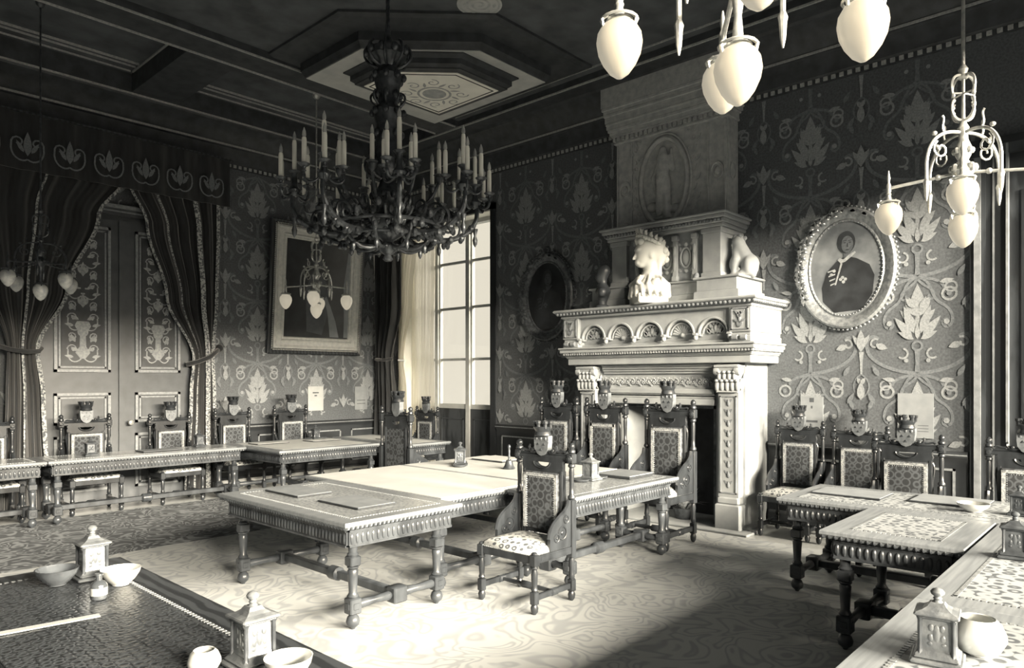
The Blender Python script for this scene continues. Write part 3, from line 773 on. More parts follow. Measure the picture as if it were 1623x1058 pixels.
for k in range(N):
    c = A0+.26+aw*(k+.5); r = aw*.40; zc = 2.225
    # spandrel slab with the round-headed opening
    m = NB(); mp = YZ(AX+.05); h = 2.50
    arc = circ(c, zc, r, n=18, a0=0, a1=PI, end=True)
    poly = [(c-aw/2,2.20),(c-r,2.20)] + arc[::-1] + [(c+r,2.20),(c+aw/2,2.20),(c+aw/2,h),(c-aw/2,h)]
    m.prism(poly, mp, -.09, 0); sp = m.build('spandrel', M['stone'], fp, smooth=30)
    m = NB(); m.tube([mp(a,b,.004) for a,b in circ(c,zc,r+.012,n=20,a0=0,a1=PI,end=True)], .014, 6)
    m.tube([mp(a,b,-.03) for a,b in circ(c,zc,r-.03,n=20,a0=0,a1=PI,end=True)], .010, 6)
    m.build('archivolt', M['stone'], sp)
    m = NB(); mq = YZ(AX+.13)
    if k % 2:
        for i in range(11):
            a = PI*(i+.5)/11; m.tube([mq(c,zc,.01), mq(c+.6*r*math.cos(a)*1.25,zc+.6*r*math.sin(a)*1.25,.02)], [.006,.016], 6)
        m.ell(mq(c,zc,.02),(.03,.035,.03))
    else:
        m.ell(mq(c,zc+r*.35,.01),(.03,.03,.05))
        for s2 in (-1,1):
            for (x,z,an) in ((.02,0,70),(.04,.01,35),(.07,.0,60),(.03,.06,50),(.02,.1,80)): m.prism([(c+s2*xx,zc+zz) for xx,zz in leaf(x,z,.08,.035,R(an))], mq, 0, .03)
            m.tube([mq(c+s2*xx,zc+zz,.012) for xx,zz in spiral(.10,.045,.045,.012,PI,-1.3,10)], .008, 5)
    m.build('shell_relief', M['stone'], sp)
for k in range(N+1):
    c = A0+.26+aw*k
    m = NB(); m.ell((AX+.03,c,2.185),(.03,.03,.035)); m.bbox(AX+.0,AX+.14,c-.03,c+.03,2.205,2.235,.006); m.build('corbel', M['stone'], fp)
m = NB(); m.bbox(AX+.08, XW, A0+.24, A1-.24, 2.115, 2.15, .006); m.build('arcade_sill', M['stone'], fp, smooth=0)
# shelf
m = NB(); m.bbox(AX-.02, XW, A0-.02, A1+.02, 2.50, 2.535, .01); m.bbox(AX-.10, XW, A0-.10, A1+.10, 2.575, 2.61, .012); m.build('mantel_shelf', M['stone'], fp, smooth=0)
m = NB(); m.loft([[(AX-.03,A0-.03,2.535),(XW,A0-.03,2.535),(XW,A1+.03,2.535),(AX-.03,A1+.03,2.535)],[(AX-.085,A0-.085,2.576),(XW,A0-.085,2.576),(XW,A1+.085,2.576),(AX-.085,A1+.085,2.576)]])
y = A0-.06
while y < A1+.06: m.ell((AX-.065,y,2.556),(.02,.022,.02),8,6); y += .055
x = AX-.03
while x < XW-.02: m.ell((x,A0-.065,2.556),(.022,.02,.02),8,6); x += .055
m.build('leaf_moulding', M['stonedk'], fp)
# overmantel
OX = 7.62; O0, O1 = 3.76, 5.26
m = NB(); m.bbox(OX+.0, XW, O0+.1, O1-.1, 2.61, 2.72, .008); m.bbox(OX+.02, XW, O0+.1, O1-.1, 2.72, 2.86, .006); m.bbox(OX-.01, XW, O0+.1, O1-.1, 2.86, 2.885, .008)
for (a,b) in ((O0-.28,O0+.28),(O1-.28,O1+.28)): m.bbox(OX-.12, XW, a, b, 2.611, 2.721, .008); m.bbox(OX-.10, XW, a+.03, b-.03, 2.72, 2.861, .006); m.bbox(OX-.13, XW, a-.01, b+.01, 2.86, 2.886, .008)
m.build('overmantel_base', M['stone'], fp, smooth=0)
m = NB(); m.box(OX+.06, XW-.002, O0+.004, O1-.004, 2.88, 3.50); m.build('overmantel_body', M['stonedk'], fp, smooth=0)
for (a, b) in ((O0-.02,O0+.24),(O1-.24,O1+.02)):
    m = NB(); m.bbox(OX-.02, XW, a, b, 2.88, 2.95, .008); m.box(OX, XW, a+.02, b-.02, 2.95, 3.42); m.bbox(OX-.02, XW, a, b, 3.41, 3.47, .008); m.build('corner_pier', M['stone'], fp, smooth=0)
for c in (4.10, 4.36, 4.62, 4.90):
    m = NB(); m.bbox(OX+.0, OX+.08, c-.035, c+.035, 2.89, 2.95, .004); m.box(OX+.015, OX+.07, c-.026, c+.026, 2.95, 3.38); m.bbox(OX+.0, OX+.07, c-.04, c+.04, 3.38, 3.44, .006)
    m.ell((OX+.012,c,3.1),(.012,.02,.09)); m.ell((OX+.012,c,3.26),(.012,.02,.06)); m.build('small_pilaster', M['stone'], fp, smooth=0)
for c in (4.23, 4.76, 4.49):
    m = NB(); mp = YZ(OX+.06); m.tube([mp(a,b,.01) for a,b in circ(c,3.17,.068,.12,n=22)], .012, 6, closed=True)
    m.ell(mp(c,3.17,.0),(.02,.05,.09)); m.ell(mp(c,3.33,.005),(.015,.03,.03)); m.ell(mp(c,3.01,.005),(.015,.03,.025))
    for s2 in (-1,1):
        for z, an in ((3.0,50),(3.08,80),(3.24,80),(3.32,30)): m.prism([(c+s2*x,zz) for x,zz in leaf(.06,z,.06,.03,R(an))], mp, 0, .014)
    m.build('oval_cartouche', M['stone'], fp)
for y in (4.05, 4.93):
    m = NB(); m.ell((OX-.02,y,2.92),(.04,.03,.045)); m.ell((OX-.045,y,2.90),(.03,.03,.03)); m.build('scroll_bracket', M['stonedk'], fp)
m = NB()
for (d, z0, z1) in ((.04,3.47,3.51),(.10,3.56,3.60),(.13,3.60,3.63),(.06,3.51,3.56)): m.bbox(OX-d, XW, O0-.02-d*.8, O1+.02+d*.8, z0, z1, .008)
m.build('overmantel_cornice', M['stone'], fp, smooth=0)
m = NB(); y = O0-.06
while y < O1+.07: m.ell((OX-.07,y,3.54),(.018,.018,.022),7,5); y += .045
m.build('egg_moulding', M['stonedk'], fp)
# hood with the oval relief of a standing figure
HX = 7.93; H0, H1 = 3.82, 5.40
m = NB(); m.box(HX, XW, H0, H1, 3.62, 5.04); hood = m.build('hood', M['hood'], fp, smooth=0)
m = NB(); mp = YZ(HX); c = 4.68
for q in ((H0+.02,H0+.035),(H0+.24,H0+.255),(H1-.255,H1-.24),(H1-.035,H1-.02)): m.prism([(q[0],3.66),(q[1],3.66),(q[1],4.82),(q[0],4.82)], mp, 0, .018)
for yy in (H0+.135, H1-.135):
    m.tube([mp(a,b,.006) for a,b in circ(yy,4.22,.075,.1,n=20)], .012, 6, closed=True); m.ell(mp(yy,4.22,0),(.02,.04,.055))
    m.tube([mp(a,b,.006) for a,b in circ(yy,3.70,.07,.07,n=12,a0=0,a1=PI,end=True)], .012, 6)
m.tube([(x,H0-.006,z) for x,z in circ(8.06,4.22,.07,.1,n=20)], .010, 6, closed=True); m.box(HX+.02,HX+.035,H0-.012,H0,3.66,4.82); m.box(XW-.035,XW-.02,H0-.012,H0,3.66,4.82)
for k in range(9):
    for s2 in (-1,1):
        yy = c+s2*(.40+.05*(k%2)); z = 3.8+k*.12
        m.prism(leaf(yy,z,.1,.04,R(90-s2*40)), mp, 0, .012); m.tube([mp(a,b,.006) for a,b in spiral(yy-s2*.04,z+.05,.035,.01,0,1.1*s2,9)], .006, 5)
m.build('hood_ornament', M['hood'], hood)
m = NB(); m.tube([mp(a,b,.01) for a,b in circ(c,4.22,.33,.55,n=40)], .034, 8, closed=True); m.tube([mp(a,b,.006) for a,b in circ(c,4.22,.385,.605,n=40)], .016, 6, closed=True)
m.build('oval_frame', M['hood'], hood)
m = NB()
sdf_mesh(m, [('e',(HX-.03,c,4.60),(.06,.045,.06)),('c',(HX-.03,c,4.52),(HX-.03,c,4.24),.075,.085),('c',(HX-.03,c,4.25),(HX-.03,c+.05,3.84),.08,.05),('c',(HX-.03,c-.05,4.2),(HX-.03,c-.05,3.80),.06,.05),
    ('c',(HX,c+.06,4.48),(HX,c+.15,4.30),.035,.03),('c',(HX,c+.15,4.30),(HX,c+.12,4.1),.03,.025),('c',(HX,c-.06,4.48),(HX,c-.13,4.36),.035,.03),('c',(HX,c-.13,4.36),(HX,c-.10,4.62),.028,.022),
    ('e',(HX,c+.17,3.92),(.04,.08,.07)),('e',(HX,c-.17,3.86),(.04,.08,.06)),('e',(HX,c,3.76),(.04,.2,.03))], (HX-.22,c-.34,3.66), (HX+.14,c+.34,4.74), 52, .025)
m.build('figure_relief', M['hood'], hood, smooth=60)
m = NB()
for (d, z0, z1) in ((.03,4.84,4.87),(.05,4.93,4.96),(.09,5.0,5.04),(.11,5.09,5.12),(.13,5.20,5.24),(.15,5.28,5.32)): m.bbox(HX-d, XW, H0-d, H1+d, z0, z1, .006)
for (d, z0, z1) in ((.02,4.87,4.93),(.07,4.96,5.0),(.10,5.04,5.10),(.115,5.12,5.20),(.13,5.24,5.28),(.155,5.32,5.62)): m.box(HX-d, XW, H0-d, H1+d, z0, z1)
m.build('hood_cornice', M['hood'], fp, smooth=0)
m = NB(); y = H0-.04
while y < H1+.05: m.box(HX-.055, HX-.02, y, y+.035, 4.875, 4.925); y += .07
m.build('hood_dentils', M['hood'], fp, smooth=0)
# hearth slab
m = MB(); m.bbox(7.30, 7.60, 3.3, 5.9, 0, .025, .006); m.box(7.6, XW-.05, 3.81, 5.35, 0, .02)
tag(m.build('trim_7', M['stone'], smooth=0), kind='structure')

# bust on the mantel
bu = thing('marble_bust', 'large white marble bust in profile with wreathed hair on the mantel shelf', 'bust', (7.41,4.60,2.61), R(-43))
m = MB()                     # local: the face looks towards -x
P = [('e',(.01,0,.645),(.155,.120,.165)),('e',(-.05,0,.555),(.095,.085,.105)),('e',(-.085,0,.478),(.045,.045,.036)),('c',(-.146,0,.612),(-.174,0,.552),.010,.018),
     ('e',(-.135,0,.512),(.020,.036,.012)),('e',(-.130,0,.487),(.020,.032,.011)),('e',(-.128,0,.655),(.030,.08,.022)),('e',(.02,.112,.58),(.024,.012,.042)),('e',(.02,-.112,.58),(.024,.012,.042)),
     ('c',(.03,0,.54),(.045,0,.33),.085,.095),('c',(.045,0,.33),(.04,0,.24),.11,.17),
     ('c',(.05,.22,.20),(.05,-.22,.20),.095,.095),('e',(.02,0,.17),(.22,.24,.10)),
     ('e',(.10,0,.66),(.12,.125,.15)),('e',(.15,0,.57),(.09,.10,.11)),('c',(.14,.05,.54),(.15,.07,.30),.035,.022),('c',(.13,-.05,.54),(.13,-.08,.28),.035,.022)]
sdf_mesh(m, P, (-.30,-.40,.05), (.34,.40,.92), 72, .026)
mbust = m.build('bust_body', M['plaster'], bu, smooth=60)
m = MB()
for i in range(30):
    a = 2*PI*i/30; m.ell((.035+.150*math.cos(a), .128*math.sin(a), .752-.075*math.cos(a)), (.030,.026,.026), 8, 6)
    m.prism(leaf(.035+.150*math.cos(a), .775-.075*math.cos(a), .07, .03, R(60 if i % 2 else 110)), (lambda q, w, e, yy=.135*math.sin(a): (q, yy+e, w)), -.01, .012)
for i in range(22):
    a = 2*PI*i/22; rr = .11 if i % 2 else .06; m.ell((.05+rr*math.cos(a), rr*.85*math.sin(a), .80-.02*(rr > .1)), (.036,.034,.03), 8, 6)
for (x,y,z) in ((.20,.05,.56),(.21,-.05,.54),(.23,0,.62),(.19,.08,.64),(.19,-.08,.64),(-.09,.07,.76),(-.10,-.07,.75),(-.115,0,.77)): m.ell((x,y,z),(.045,.04,.045),8,6)
m.build('wreathed_hair', M['plaster'], mbust)
m = MB(); Q = [('e',(.02,0,.17),(.23,.30,.11)),('c',(.04,0,.33),(.04,0,.2),.12,.2)]
for k in range(18):
    a = 2*PI*k/18+.1; ca, sa = math.cos(a), math.sin(a); j = .02*(k % 2)
    Q.append(('c',(.04+.11*ca,.11*sa,.34-j),(.03+.21*ca,.27*sa,.22-j),.018,.030)); Q.append(('c',(.03+.21*ca,.27*sa,.22-j),(.02+.235*math.cos(a+.12),.30*math.sin(a+.12),.09),.030,.022))
for s_ in (-1,1): Q.append(('c',(-.10,s_*-.05,.33),(-.16,s_*.18,.25),.025,.03)); Q.append(('c',(.12,s_*.03,.34),(.10,s_*.28,.25),.03,.035))
sdf_mesh(m, Q, (-.34,-.42,.03), (.38,.42,.50), 70, .012)
m.build('drapery', M['plaster'], mbust, smooth=60)
m = MB(); m.bbox(-.17,.19,-.23,.23,0,.12,.012); m.build('bust_plinth', M['plaster'], bu, smooth=0)
# small dark bust at the left end of the mantel
bd = thing('dark_bust', 'small dark bust in shadow at the left end of the mantel shelf', 'bust', (7.385,5.25,2.61), R(-60))
m = MB(); sdf_mesh(m, [('e',(0,0,.43),(.075,.065,.095)),('e',(-.03,0,.38),(.05,.05,.06)),('e',(-.075,0,.41),(.018,.014,.025)),('c',(.01,0,.36),(.01,0,.24),.045,.055),('c',(.01,.11,.19),(.01,-.11,.19),.06,.06),('c',(.01,0,.2),(.01,0,.08),.10,.05),('e',(.03,0,.47),(.075,.07,.075))], (-.17,-.22,.03),(.17,.22,.58),40,.03)
m.build('bust_body', M['darkplaster'], bd, smooth=60)
m = MB(); m.lathe([(.09,0),(.095,.02),(.06,.04),(.05,.09)], n=20); m.build('bust_socle', M['darkplaster'], bd)
# crouching carved figure at the right end of the overmantel ledge
fg = thing('carved_figure', 'small pale stone figure crouching at the right end of the overmantel ledge', 'statuette', (7.84,3.58,2.885), R(0))
m = MB(); sdf_mesh(m, [('e',(-.02,.05,.42),(.07,.07,.08)),('e',(-.06,.05,.40),(.04,.05,.05)),('c',(0,.04,.33),(.02,-.03,.17),.085,.10),('e',(.02,-.07,.15),(.11,.10,.11)),('e',(-.06,-.08,.12),(.07,.06,.10)),
   ('c',(-.06,-.06,.10),(-.09,.0,.03),.045,.035),('c',(.02,-.1,.08),(-.02,-.12,.02),.06,.04),('c',(-.04,.08,.31),(-.11,.05,.20),.04,.032),('c',(-.11,.05,.20),(-.11,.07,.04),.034,.03),('e',(-.02,.05,.02),(.13,.14,.03)),
   ('e',(-.09,.08,.15),(.05,.05,.08))], (-.26,-.25,-.02),(.2,.24,.55),52,.03)
fb = m.build('figure_body', M['stone'], fg, smooth=60)
m = MB()
for i in range(12):
    a = i*.9; m.ell((-.0+.055*math.cos(a),.05+.06*math.sin(a),.46+.02*math.sin(i*2.1)),(.03,.03,.026),8,6)
m.build('curled_hair', M['stonedk'], fb)
# dried foliage in the hearth
fo = thing('dried_foliage', 'spiky dried foliage standing in the dark fireplace opening', 'plant', (7.72,4.28,.02))
m = MB(); m.lathe([(.10,0),(.13,.10),(.135,.13),(.11,.13)], n=16); m.build('pot', M['bronze'], fo)
m = MB()
for i in range(60):
    a = random.uniform(0,2*PI); t = random.uniform(.2,1.2); L = random.uniform(.14,.36)
    d = Vector((math.cos(a)*math.sin(t), math.sin(a)*math.sin(t), math.cos(t))); s = Vector((-math.sin(a), math.cos(a), 0))*.016
    p0 = Vector((math.cos(a)*.05, math.sin(a)*.05, .11)); p1 = p0+d*L*.5+Vector((0,0,.03)); p2 = p0+d*L-Vector((0,0,.04*t))
    if p2.x > .36: continue
    m.add([tuple(p0-s*.5),tuple(p0+s*.5),tuple(p1+s),tuple(p2),tuple(p1-s)], [(0,1,2,3,4)])
m.build('leaves', M['leafm'], fo, smooth=0)

# ------------------------------------------------------------------ oval portraits
def oval_frame(root, c, rx, ry, mp, matf):
    """mouldings swept round an ellipse; mp(a,b,d)"""
    def sweep(prof):
        m = MB(); rings = []; n = 56
        for i in range(n):
            a = 2*PI*i/n; rings.append([mp(c[0]+(rx+o)*math.cos(a), c[1]+(ry+o)*math.sin(a), d) for o, d in prof])
        k = len(prof); v = sum(rings, []); f = []
        for i in range(n):
            j = (i+1) % n
            for q in range(k): f.append((i*k+q, i*k+(q+1)%k, j*k+(q+1)%k, j*k+q))
        return m.add(v, f)
    sweep([(-.15,.0),(-.15,.03),(-.135,.04),(-.12,.03),(-.11,.035),(-.06,.075),(-.02,.08),(0,.06),(.005,0)]).build('frame', matf, root)
    m = MB()
    n = 74
    for i in range(n):
        a = 2*PI*i/n; m.ell(mp(c[0]+(rx+.012)*math.cos(a), c[1]+(ry+.012)*math.sin(a), .03), (.016,.016,.016), 7, 5)
        a += .02; m.ell(mp(c[0]+(rx-.145)*math.cos(a), c[1]+(ry-.145)*math.sin(a), .035), (.008,.008,.008), 6, 4)
    m.build('beading', matf, root)
    m = MB()
    for i in range(34):
        a = R(95)+R(120)*i/34; o = -.05+.03*math.sin(i*2.4)
        m.ell(mp(c[0]+(rx+o)*math.cos(a), c[1]+(ry+o)*math.sin(a), .075), (.022,.03,.02), 7, 5)
        m.prism(leaf(c[0]+(rx+o)*math.cos(a), c[1]+(ry+o)*math.sin(a), .09, .035, a+1.2*(-1)**i), mp, .06, .09)
    for i in range(8):
        a = R(60)+R(60)*i/8; m.prism(leaf(c[0]+(rx-.05)*math.cos(a), c[1]+(ry-.05)*math.sin(a), .09, .035, a+1.3*(-1)**i), mp, .06, .085)
    m.tube([mp(c[0]+x, c[1]+ry+.04+y, .03) for x, y in circ(0,0,.04,n=14)], .012, 6, closed=True)
    m.build('laurel_ornament', matf, root)
    m = MB(); m.prism(circ(c[0],c[1],rx-.14,ry-.14,n=48), mp, 0, .018); return m
def officer(root, c, mp, mats, s=1.0):
    sk, ha, cot, la = mats
    q = lambda pts: [(c[0]+x*s, c[1]+y*s) for x, y in pts]
    m = MB(); m.prism(q([(.17,-.47),(.28,-.30),(.30,-.10),(.25,.02),(.12,.10),(-.0,.14),(-.10,.08),(-.20,-.03),(-.25,-.20),(-.24,-.36),(-.12,-.49)][::-1]), mp, .018, .022)
    for k in range(0): pass
    m.build('painted_coat', cot, root, smooth=0)
    m = MB(); m.prism(q(circ(.01,.29,.095,.125,n=22)), mp, .022, .024); m.build('painted_hair', ha, root, smooth=0)
    m = MB(); m.prism(q(circ(.02,.265,.062,.095,n=20)), mp, .024, .026); m.prism(q([(-.02,.2),(.06,.2),(.05,.12),(-.02,.12)]), mp, .022, .0235); fc = m.build('painted_face', sk, root, smooth=0)
    m = MB()
    for x in (-.005,.05): m.prism(q(circ(x,.285,.014,.006,n=8)), mp, .026, .0268)
    m.prism(q([(.018,.28),(.028,.28),(.032,.235),(.014,.235)]), mp, .026, .0268); m.prism(q(circ(.022,.205,.022,.007,n=8)), mp, .026, .0268)
    for x in (-.005,.05): m.prism(q([(x-.02,.302),(x+.02,.306),(x+.02,.312),(x-.02,.310)]), mp, .026, .0268)
    m.build('painted_features', ha, fc, smooth=0)
    m = MB(); m.prism(q([(-.085,.10),(-.06,.12),(-.02,.10),(.04,.15),(.10,.18),(.11,.165),(.06,.12),(-.0,.075),(-.05,.06)]), mp, .023, .025)
    m.prism(q([(-.05,.06),(-.03,.06),(-.10,-.18),(-.115,-.18)]), mp, .023, .025)
    for (x,y) in ((-.03,-.10),(-.05,-.12),(.0,-.12),(-.02,-.15),(-.12,-.02),(-.15,-.06)): m.prism(q(circ(x,y,.018,n=8)), mp, .023, .026)
    for k in range(4): m.prism(q([(-.19+k*.01,-.02-k*.05),(-.11+k*.002,-.0-k*.05),(-.11,-.015-k*.05),(-.19+k*.01,-.035-k*.05)]), mp, .023, .025)
    m.build('painted_lace', la, root, smooth=0)
mp0 = lambda a, b, d: (-d, -a, b)       # local: picture right = -y
def L_oval(name, label, y, z, skym, mats, matf):
    r = thing(name, label, 'portrait', (XW-.012, y, z)); mpl = lambda a, b, d: (-d, -a, b)
    m = oval_frame(r, (0,0), .52, .66, mpl, matf); m.build('canvas', skym, r, smooth=0); officer(r, (0,.0), mpl, mats, .98); return r
L_oval('oval_portrait', 'oval gilt-framed portrait of an officer in a dark coat right of the fireplace', 2.565, 2.92, M['sky'], (M['skin'],M['hair'],M['coat'],M['lace']), M['gilt'])
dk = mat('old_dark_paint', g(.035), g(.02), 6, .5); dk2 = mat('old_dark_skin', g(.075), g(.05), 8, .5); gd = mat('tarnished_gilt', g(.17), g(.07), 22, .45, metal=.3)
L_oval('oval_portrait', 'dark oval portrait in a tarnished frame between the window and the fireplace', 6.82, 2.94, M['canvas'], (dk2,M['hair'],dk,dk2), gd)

# big framed painting on the door wall, leaning forward a little
pt = thing('framed_painting', 'large dark painting in a broad pale frame right of the door curtains', 'painting', (6.66,YW-.03,2.22)); pt.rotation_euler = (R(4.5),0,0)
W_, H_ = .82, 2.02
def rectframe(prof):
    m = MB(); rings = []
    for (sx, sz) in ((-1,0),(1,0),(1,1),(-1,1)):
        rings.append([(sx*(W_-o), -d, (o if sz == 0 else H_-o)) for o, d in prof])
    k = len(prof); v = sum(rings, []); f = []
    for i in range(4):
        j = (i+1) % 4
        for q in range(k): f.append((i*k+q, i*k+(q+1)%k, j*k+(q+1)%k, j*k+q))
    return m.add(v, f)
rectframe([(0,0),(0,.07),(.03,.085),(.05,.07),(.06,.06),(.12,.055),(.14,.065),(.16,.05),(.185,.05),(.20,.03),(.20,0)]).build('frame', M['frame'], pt, smooth=25)
rectframe([(-.085,0),(-.085,.05),(-.07,.06),(-.05,.05),(-.02,.035),(0,.035),(0,0)]).build('dark_outer_frame', M['darkwood'], pt, smooth=25)
m = MB()
for i in range(56):
    x = -W_+.01+i*(2*W_-.02)/55
    for z in (-.02, H_+.02): m.ell((x,-.06,z),(.012,.012,.012),6,4)
for i in range(66):
    z = i*H_/65
    for x in (-W_-.02, W_+.02): m.ell((x,-.06,z),(.012,.012,.012),6,4)
m.build('frame_beading', M['frame'], pt)
m = MB(); m.box(-W_+.19, W_-.19, -.03, -.012, .19, H_-.19); m.build('canvas', M['canvas'], pt, smooth=0)
m = MB(); mq = lambda a, b, d: (a, -.03-d, b)
m.prism([(.26,.22),(.44,.22),(.36,.50),(.25,.75),(.16,.92),(.12,.88),(.20,.60)], mq, 0, .002); m.prism([(.54,.22),(.62,.22),(.62,1.7),(.57,1.72),(.5,1.1),(.53,.6)], mq, 0, .002)
m.build('painted_drape', M['note'], pt, smooth=0)
m = MB(); m.prism([(-.2,.3),(.1,.25),(.22,.7),(.18,1.1),(.05,1.32),(-.12,1.3),(-.25,1.0)], mq, 0, .0015); m.prism(circ(-.03,1.46,.09,.12,n=18), mq, 0, .0015); m.build('painted_figure', dk2, pt, smooth=0)

# notices pinned to the walls
def notice(label, mp, a, b, w, h, mm, lines):
    r = thing('paper_notice', label, 'notice', (0,0,0)); 
    m = MB(); m.prism([(a-w/2,b-h/2),(a+w/2,b-h/2),(a+w/2,b+h/2),(a-w/2,b+h/2)], mp, .012, .022); m.build('sheet', mm, r, smooth=0)
    m = MB()
    for (z, ww, hh, x) in lines: m.prism([(a+x-ww/2,b+z-hh/2),(a+x+ww/2,b+z-hh/2),(a+x+ww/2,b+z+hh/2),(a+x-ww/2,b+z+hh/2)], mp, .022, .0225)
    m.build('print', M['ink'], r, smooth=0); return r
notice('pale paper notice with heavy print on the wallpaper just right of the fireplace', YZ(XW), 2.93, 1.33, .25, .36, M['note'], [(.14,.05,.05,-.0),(-.10,.13,.025,0),(.06,.02,.03,0)])
notice('large grey paper notice on the wallpaper behind the chair with the light crest', YZ(XW), 1.885, 1.33, .33, .46, M['note'], [(-.1,.1,.006,-.07),(-.13,.1,.006,-.07),(-.16,.1,.006,-.07)])
notice('white notice with small print low on the wall beneath the large painting', XZ(YW), 6.68, 1.37, .30, .42, M['notew'], [(.1,.12,.02,0),(.05,.05,.02,0)])
notice('grey notice near the corner left of the window drapes', XZ(YW), 7.62, 1.36, .27, .42, M['note'], [(-.04,.18,.012,0),(-.1,.18,.012,0)])
# ------------------------------------------------------------------ chairs  (local: front faces -y, back at +y)
def chair(name, label, group):
    t = thing(name, label, 'chair', (0,0,0), 0, group)
    W, B = .265, .23
    for s in (-1, 1):
        m = MB(); x = s*W          # rear leg runs up as the turned back post
        m.lathe([(.012,0),(.026,.02),(.03,.05),(.02,.075)], (x,B,0), 10); m.bbox(x-.026,x+.026,B-.026,B+.026,.075,.17,.005)
        m.lathe([(.018,.17),(.026,.19),(.022,.21),(.019,.25),(.024,.31),(.018,.34)], (x,B,0), 10); m.bbox(x-.028,x+.028,B-.028,B+.028,.34,.80,.005)
        m.lathe([(.02,.80),(.03,.81),(.03,.825),(.019,.84),(.017,.90),(.021,1.02),(.017,1.05),(.028,1.06),(.028,1.075),(.02,1.085)], (x,B,0), 10)
        m.bbox(x-.03,x+.03,B-.03,B+.03,1.085,1.165,.006)
        m.lathe([(.02,1.165),(.032,1.175),(.03,1.19),(.018,1.2),(.026,1.215),(.024,1.235),(.008,1.25)], (x,B,0), 10)
        m.lathe([(.008,-.045),(.022,-.04),(.024,-.03)], (x,B,1.125), 10, axis='y'); m.lathe([(.012,-.05),(.012,-.03)], (x,B,1.125), 8, axis='y')
        m.build('back_post', M['chairwood'], t)
        m = MB(); f = -.23
        m.lathe([(.012,0),(.026,.02),(.03,.05),(.02,.075)], (x,f,0), 10); m.bbox(x-.026,x+.026,f-.026,f+.026,.075,.17,.005)
        m.lathe([(.018,.17),(.027,.185),(.02,.205),(.022,.23),(.025,.30),(.018,.335),(.028,.345),(.02,.36)], (x,f,0), 10); m.bbox(x-.029,x+.029,f-.029,f+.029,.36,.445,.005)
        m.ell((x,f,.452),(.024,.024,.016),10,6)
        m.build('front_leg', M['chairwood'], t)
        # pierced wing panel between seat and post
        m = MB(); prof = [(B-.02,.44),(B-.02,.79)]+bez((B-.05,.79),(B-.07,.66),(B-.26,.70),(B-.29,.53),10)+[(B-.29,.44)]
        m.prism(prof, lambda a,b,d: (x+d,a,b), -.014, .014)
        edge = bez((B-.04,.80),(B-.06,.66),(B-.26,.71),(B-.29,.53),12)
        m.tube([(x,a,b) for a,b in edge], .018, 6)
        for (a,b,r) in ((B-.14,.56,.05),(B-.09,.66,.03),(B-.21,.53,.03)):
            for e in (-1,1): m.tube([(x+e*.016,a+p,b+q) for p,q in circ(0,0,r,n=12)], .007, 5, closed=True); m.ell((x+e*.016,a,b),(.008,r*.35,r*.35),8,5)
        m.build('wing_panel', M['chairwood'], t)
        m = MB(); m.bbox(x-.014,x+.014,-.20,.20,.10,.145,.004); m.lathe([(.018,-.04),(.03,-.03),(.03,.03),(.018,.04)], (x,0,.122), 8, axis='y'); m.build('side_stretcher', M['chairwood'], t)
    m = MB()
    for s in (-1,1):
        m.bbox(s*W-.018,s*W+.018,-.21,.21,.375,.435,.004)
        m.bbox(s*W+s*.016-.004,s*W+s*.016+.004,-.17,.17,.388,.422,.002)
    m.bbox(-W,W,-.248,-.212,.375,.435,.004); m.bbox(-W,W,.212,.248,.375,.435,.004)
    m.build('seat_rail', M['chairwood'], t)
    m = MB(); m.lathe([(.014,-.25),(.02,-.12),(.015,-.06),(.03,-.04),(.03,.04),(.015,.06),(.02,.12),(.014,.25)], (0,0,.122), 8, axis='x'); m.build('cross_stretcher', M['chairwood'], t)
    # domed seat cushion
    m = MB(); rings = []
    for (i, z) in ((.0,.42),(-.012,.445),(-.008,.465),(.02,.487),(.08,.505),(.15,.513)):
        a, b = .255-i, .235-i
        rings.append([(x,y,z) for x,y in ((-a+.03,-b),(0,-b-.004),(a-.03,-b),(a,-b+.03),(a+.002,0),(a,b-.03),(a-.03,b),(0,b),(-a+.03,b),(-a,b-.03),(-a-.002,0),(-a,-b+.03))])
    m.loft(rings); st = m.build('seat', M['seat'], t, smooth=60)
    m = MB()
    for i in range(26): m.ell((-.24+i*.0192,-.245,.44),(.006,.005,.006),6,4)
    for i in range(24):
        for s in (-1,1): m.ell((s*.268,-.22+i*.0192,.44),(.005,.006,.006),6,4)
    m.build('nail_trim', M['stud'], st)
    # upholstered back panel with braid
    m = MB(); rings = []
    for (i, y) in ((0,.20),(0,.185),(.012,.172),(.03,.168)):
        a = .172-i; rings.append([(-a,y,.53+i),(a,y,.53+i),(a,y,1.0-i),(-a,y,1.0-i)])
    rings = [[(p[0],.235,p[2]) for p in rings[0]]]+rings
    m.loft(rings); bk = m.build('backrest', M['back'], t, smooth=30)
    m = MB()
    for x in (-.156,.156): m.box(x-.014,x+.014,.162,.17,.54,.99)
    m.box(-.168,.168,.162,.17,.965,.99)
    m.build('braid', M['braid'], bk, smooth=0)
    m = MB()
    for x in (-.134,.134):
        for i in range(24): m.ell((x,.166,.545+i*.0185),(.004,.004,.005),5,4)
    for i in range(13): m.ell((-.105+i*.0175,.166,.955),(.005,.004,.004),5,4)
    m.build('back_nail_trim', M['stud'], bk)
    m = MB()
    for s in (-1,1):
        m.bbox(s*.188-.014,s*.188+.014,.19,.245,.45,1.02,.004)
        m.tube([(s*p,.215,z) for p,z in bez((.20,1.0),(.235,.95),(.19,.86),(.20,.75),8)], .008, 5); m.tube([(s*p,.215,z) for p,z in bez((.20,.70),(.19,.62),(.24,.60),(.25,.53),8)], .009, 5)
    m.bbox(-.18,.18,.195,.24,.50,.53,.004)
    m.build('back_frame', M['chairwood'], t)
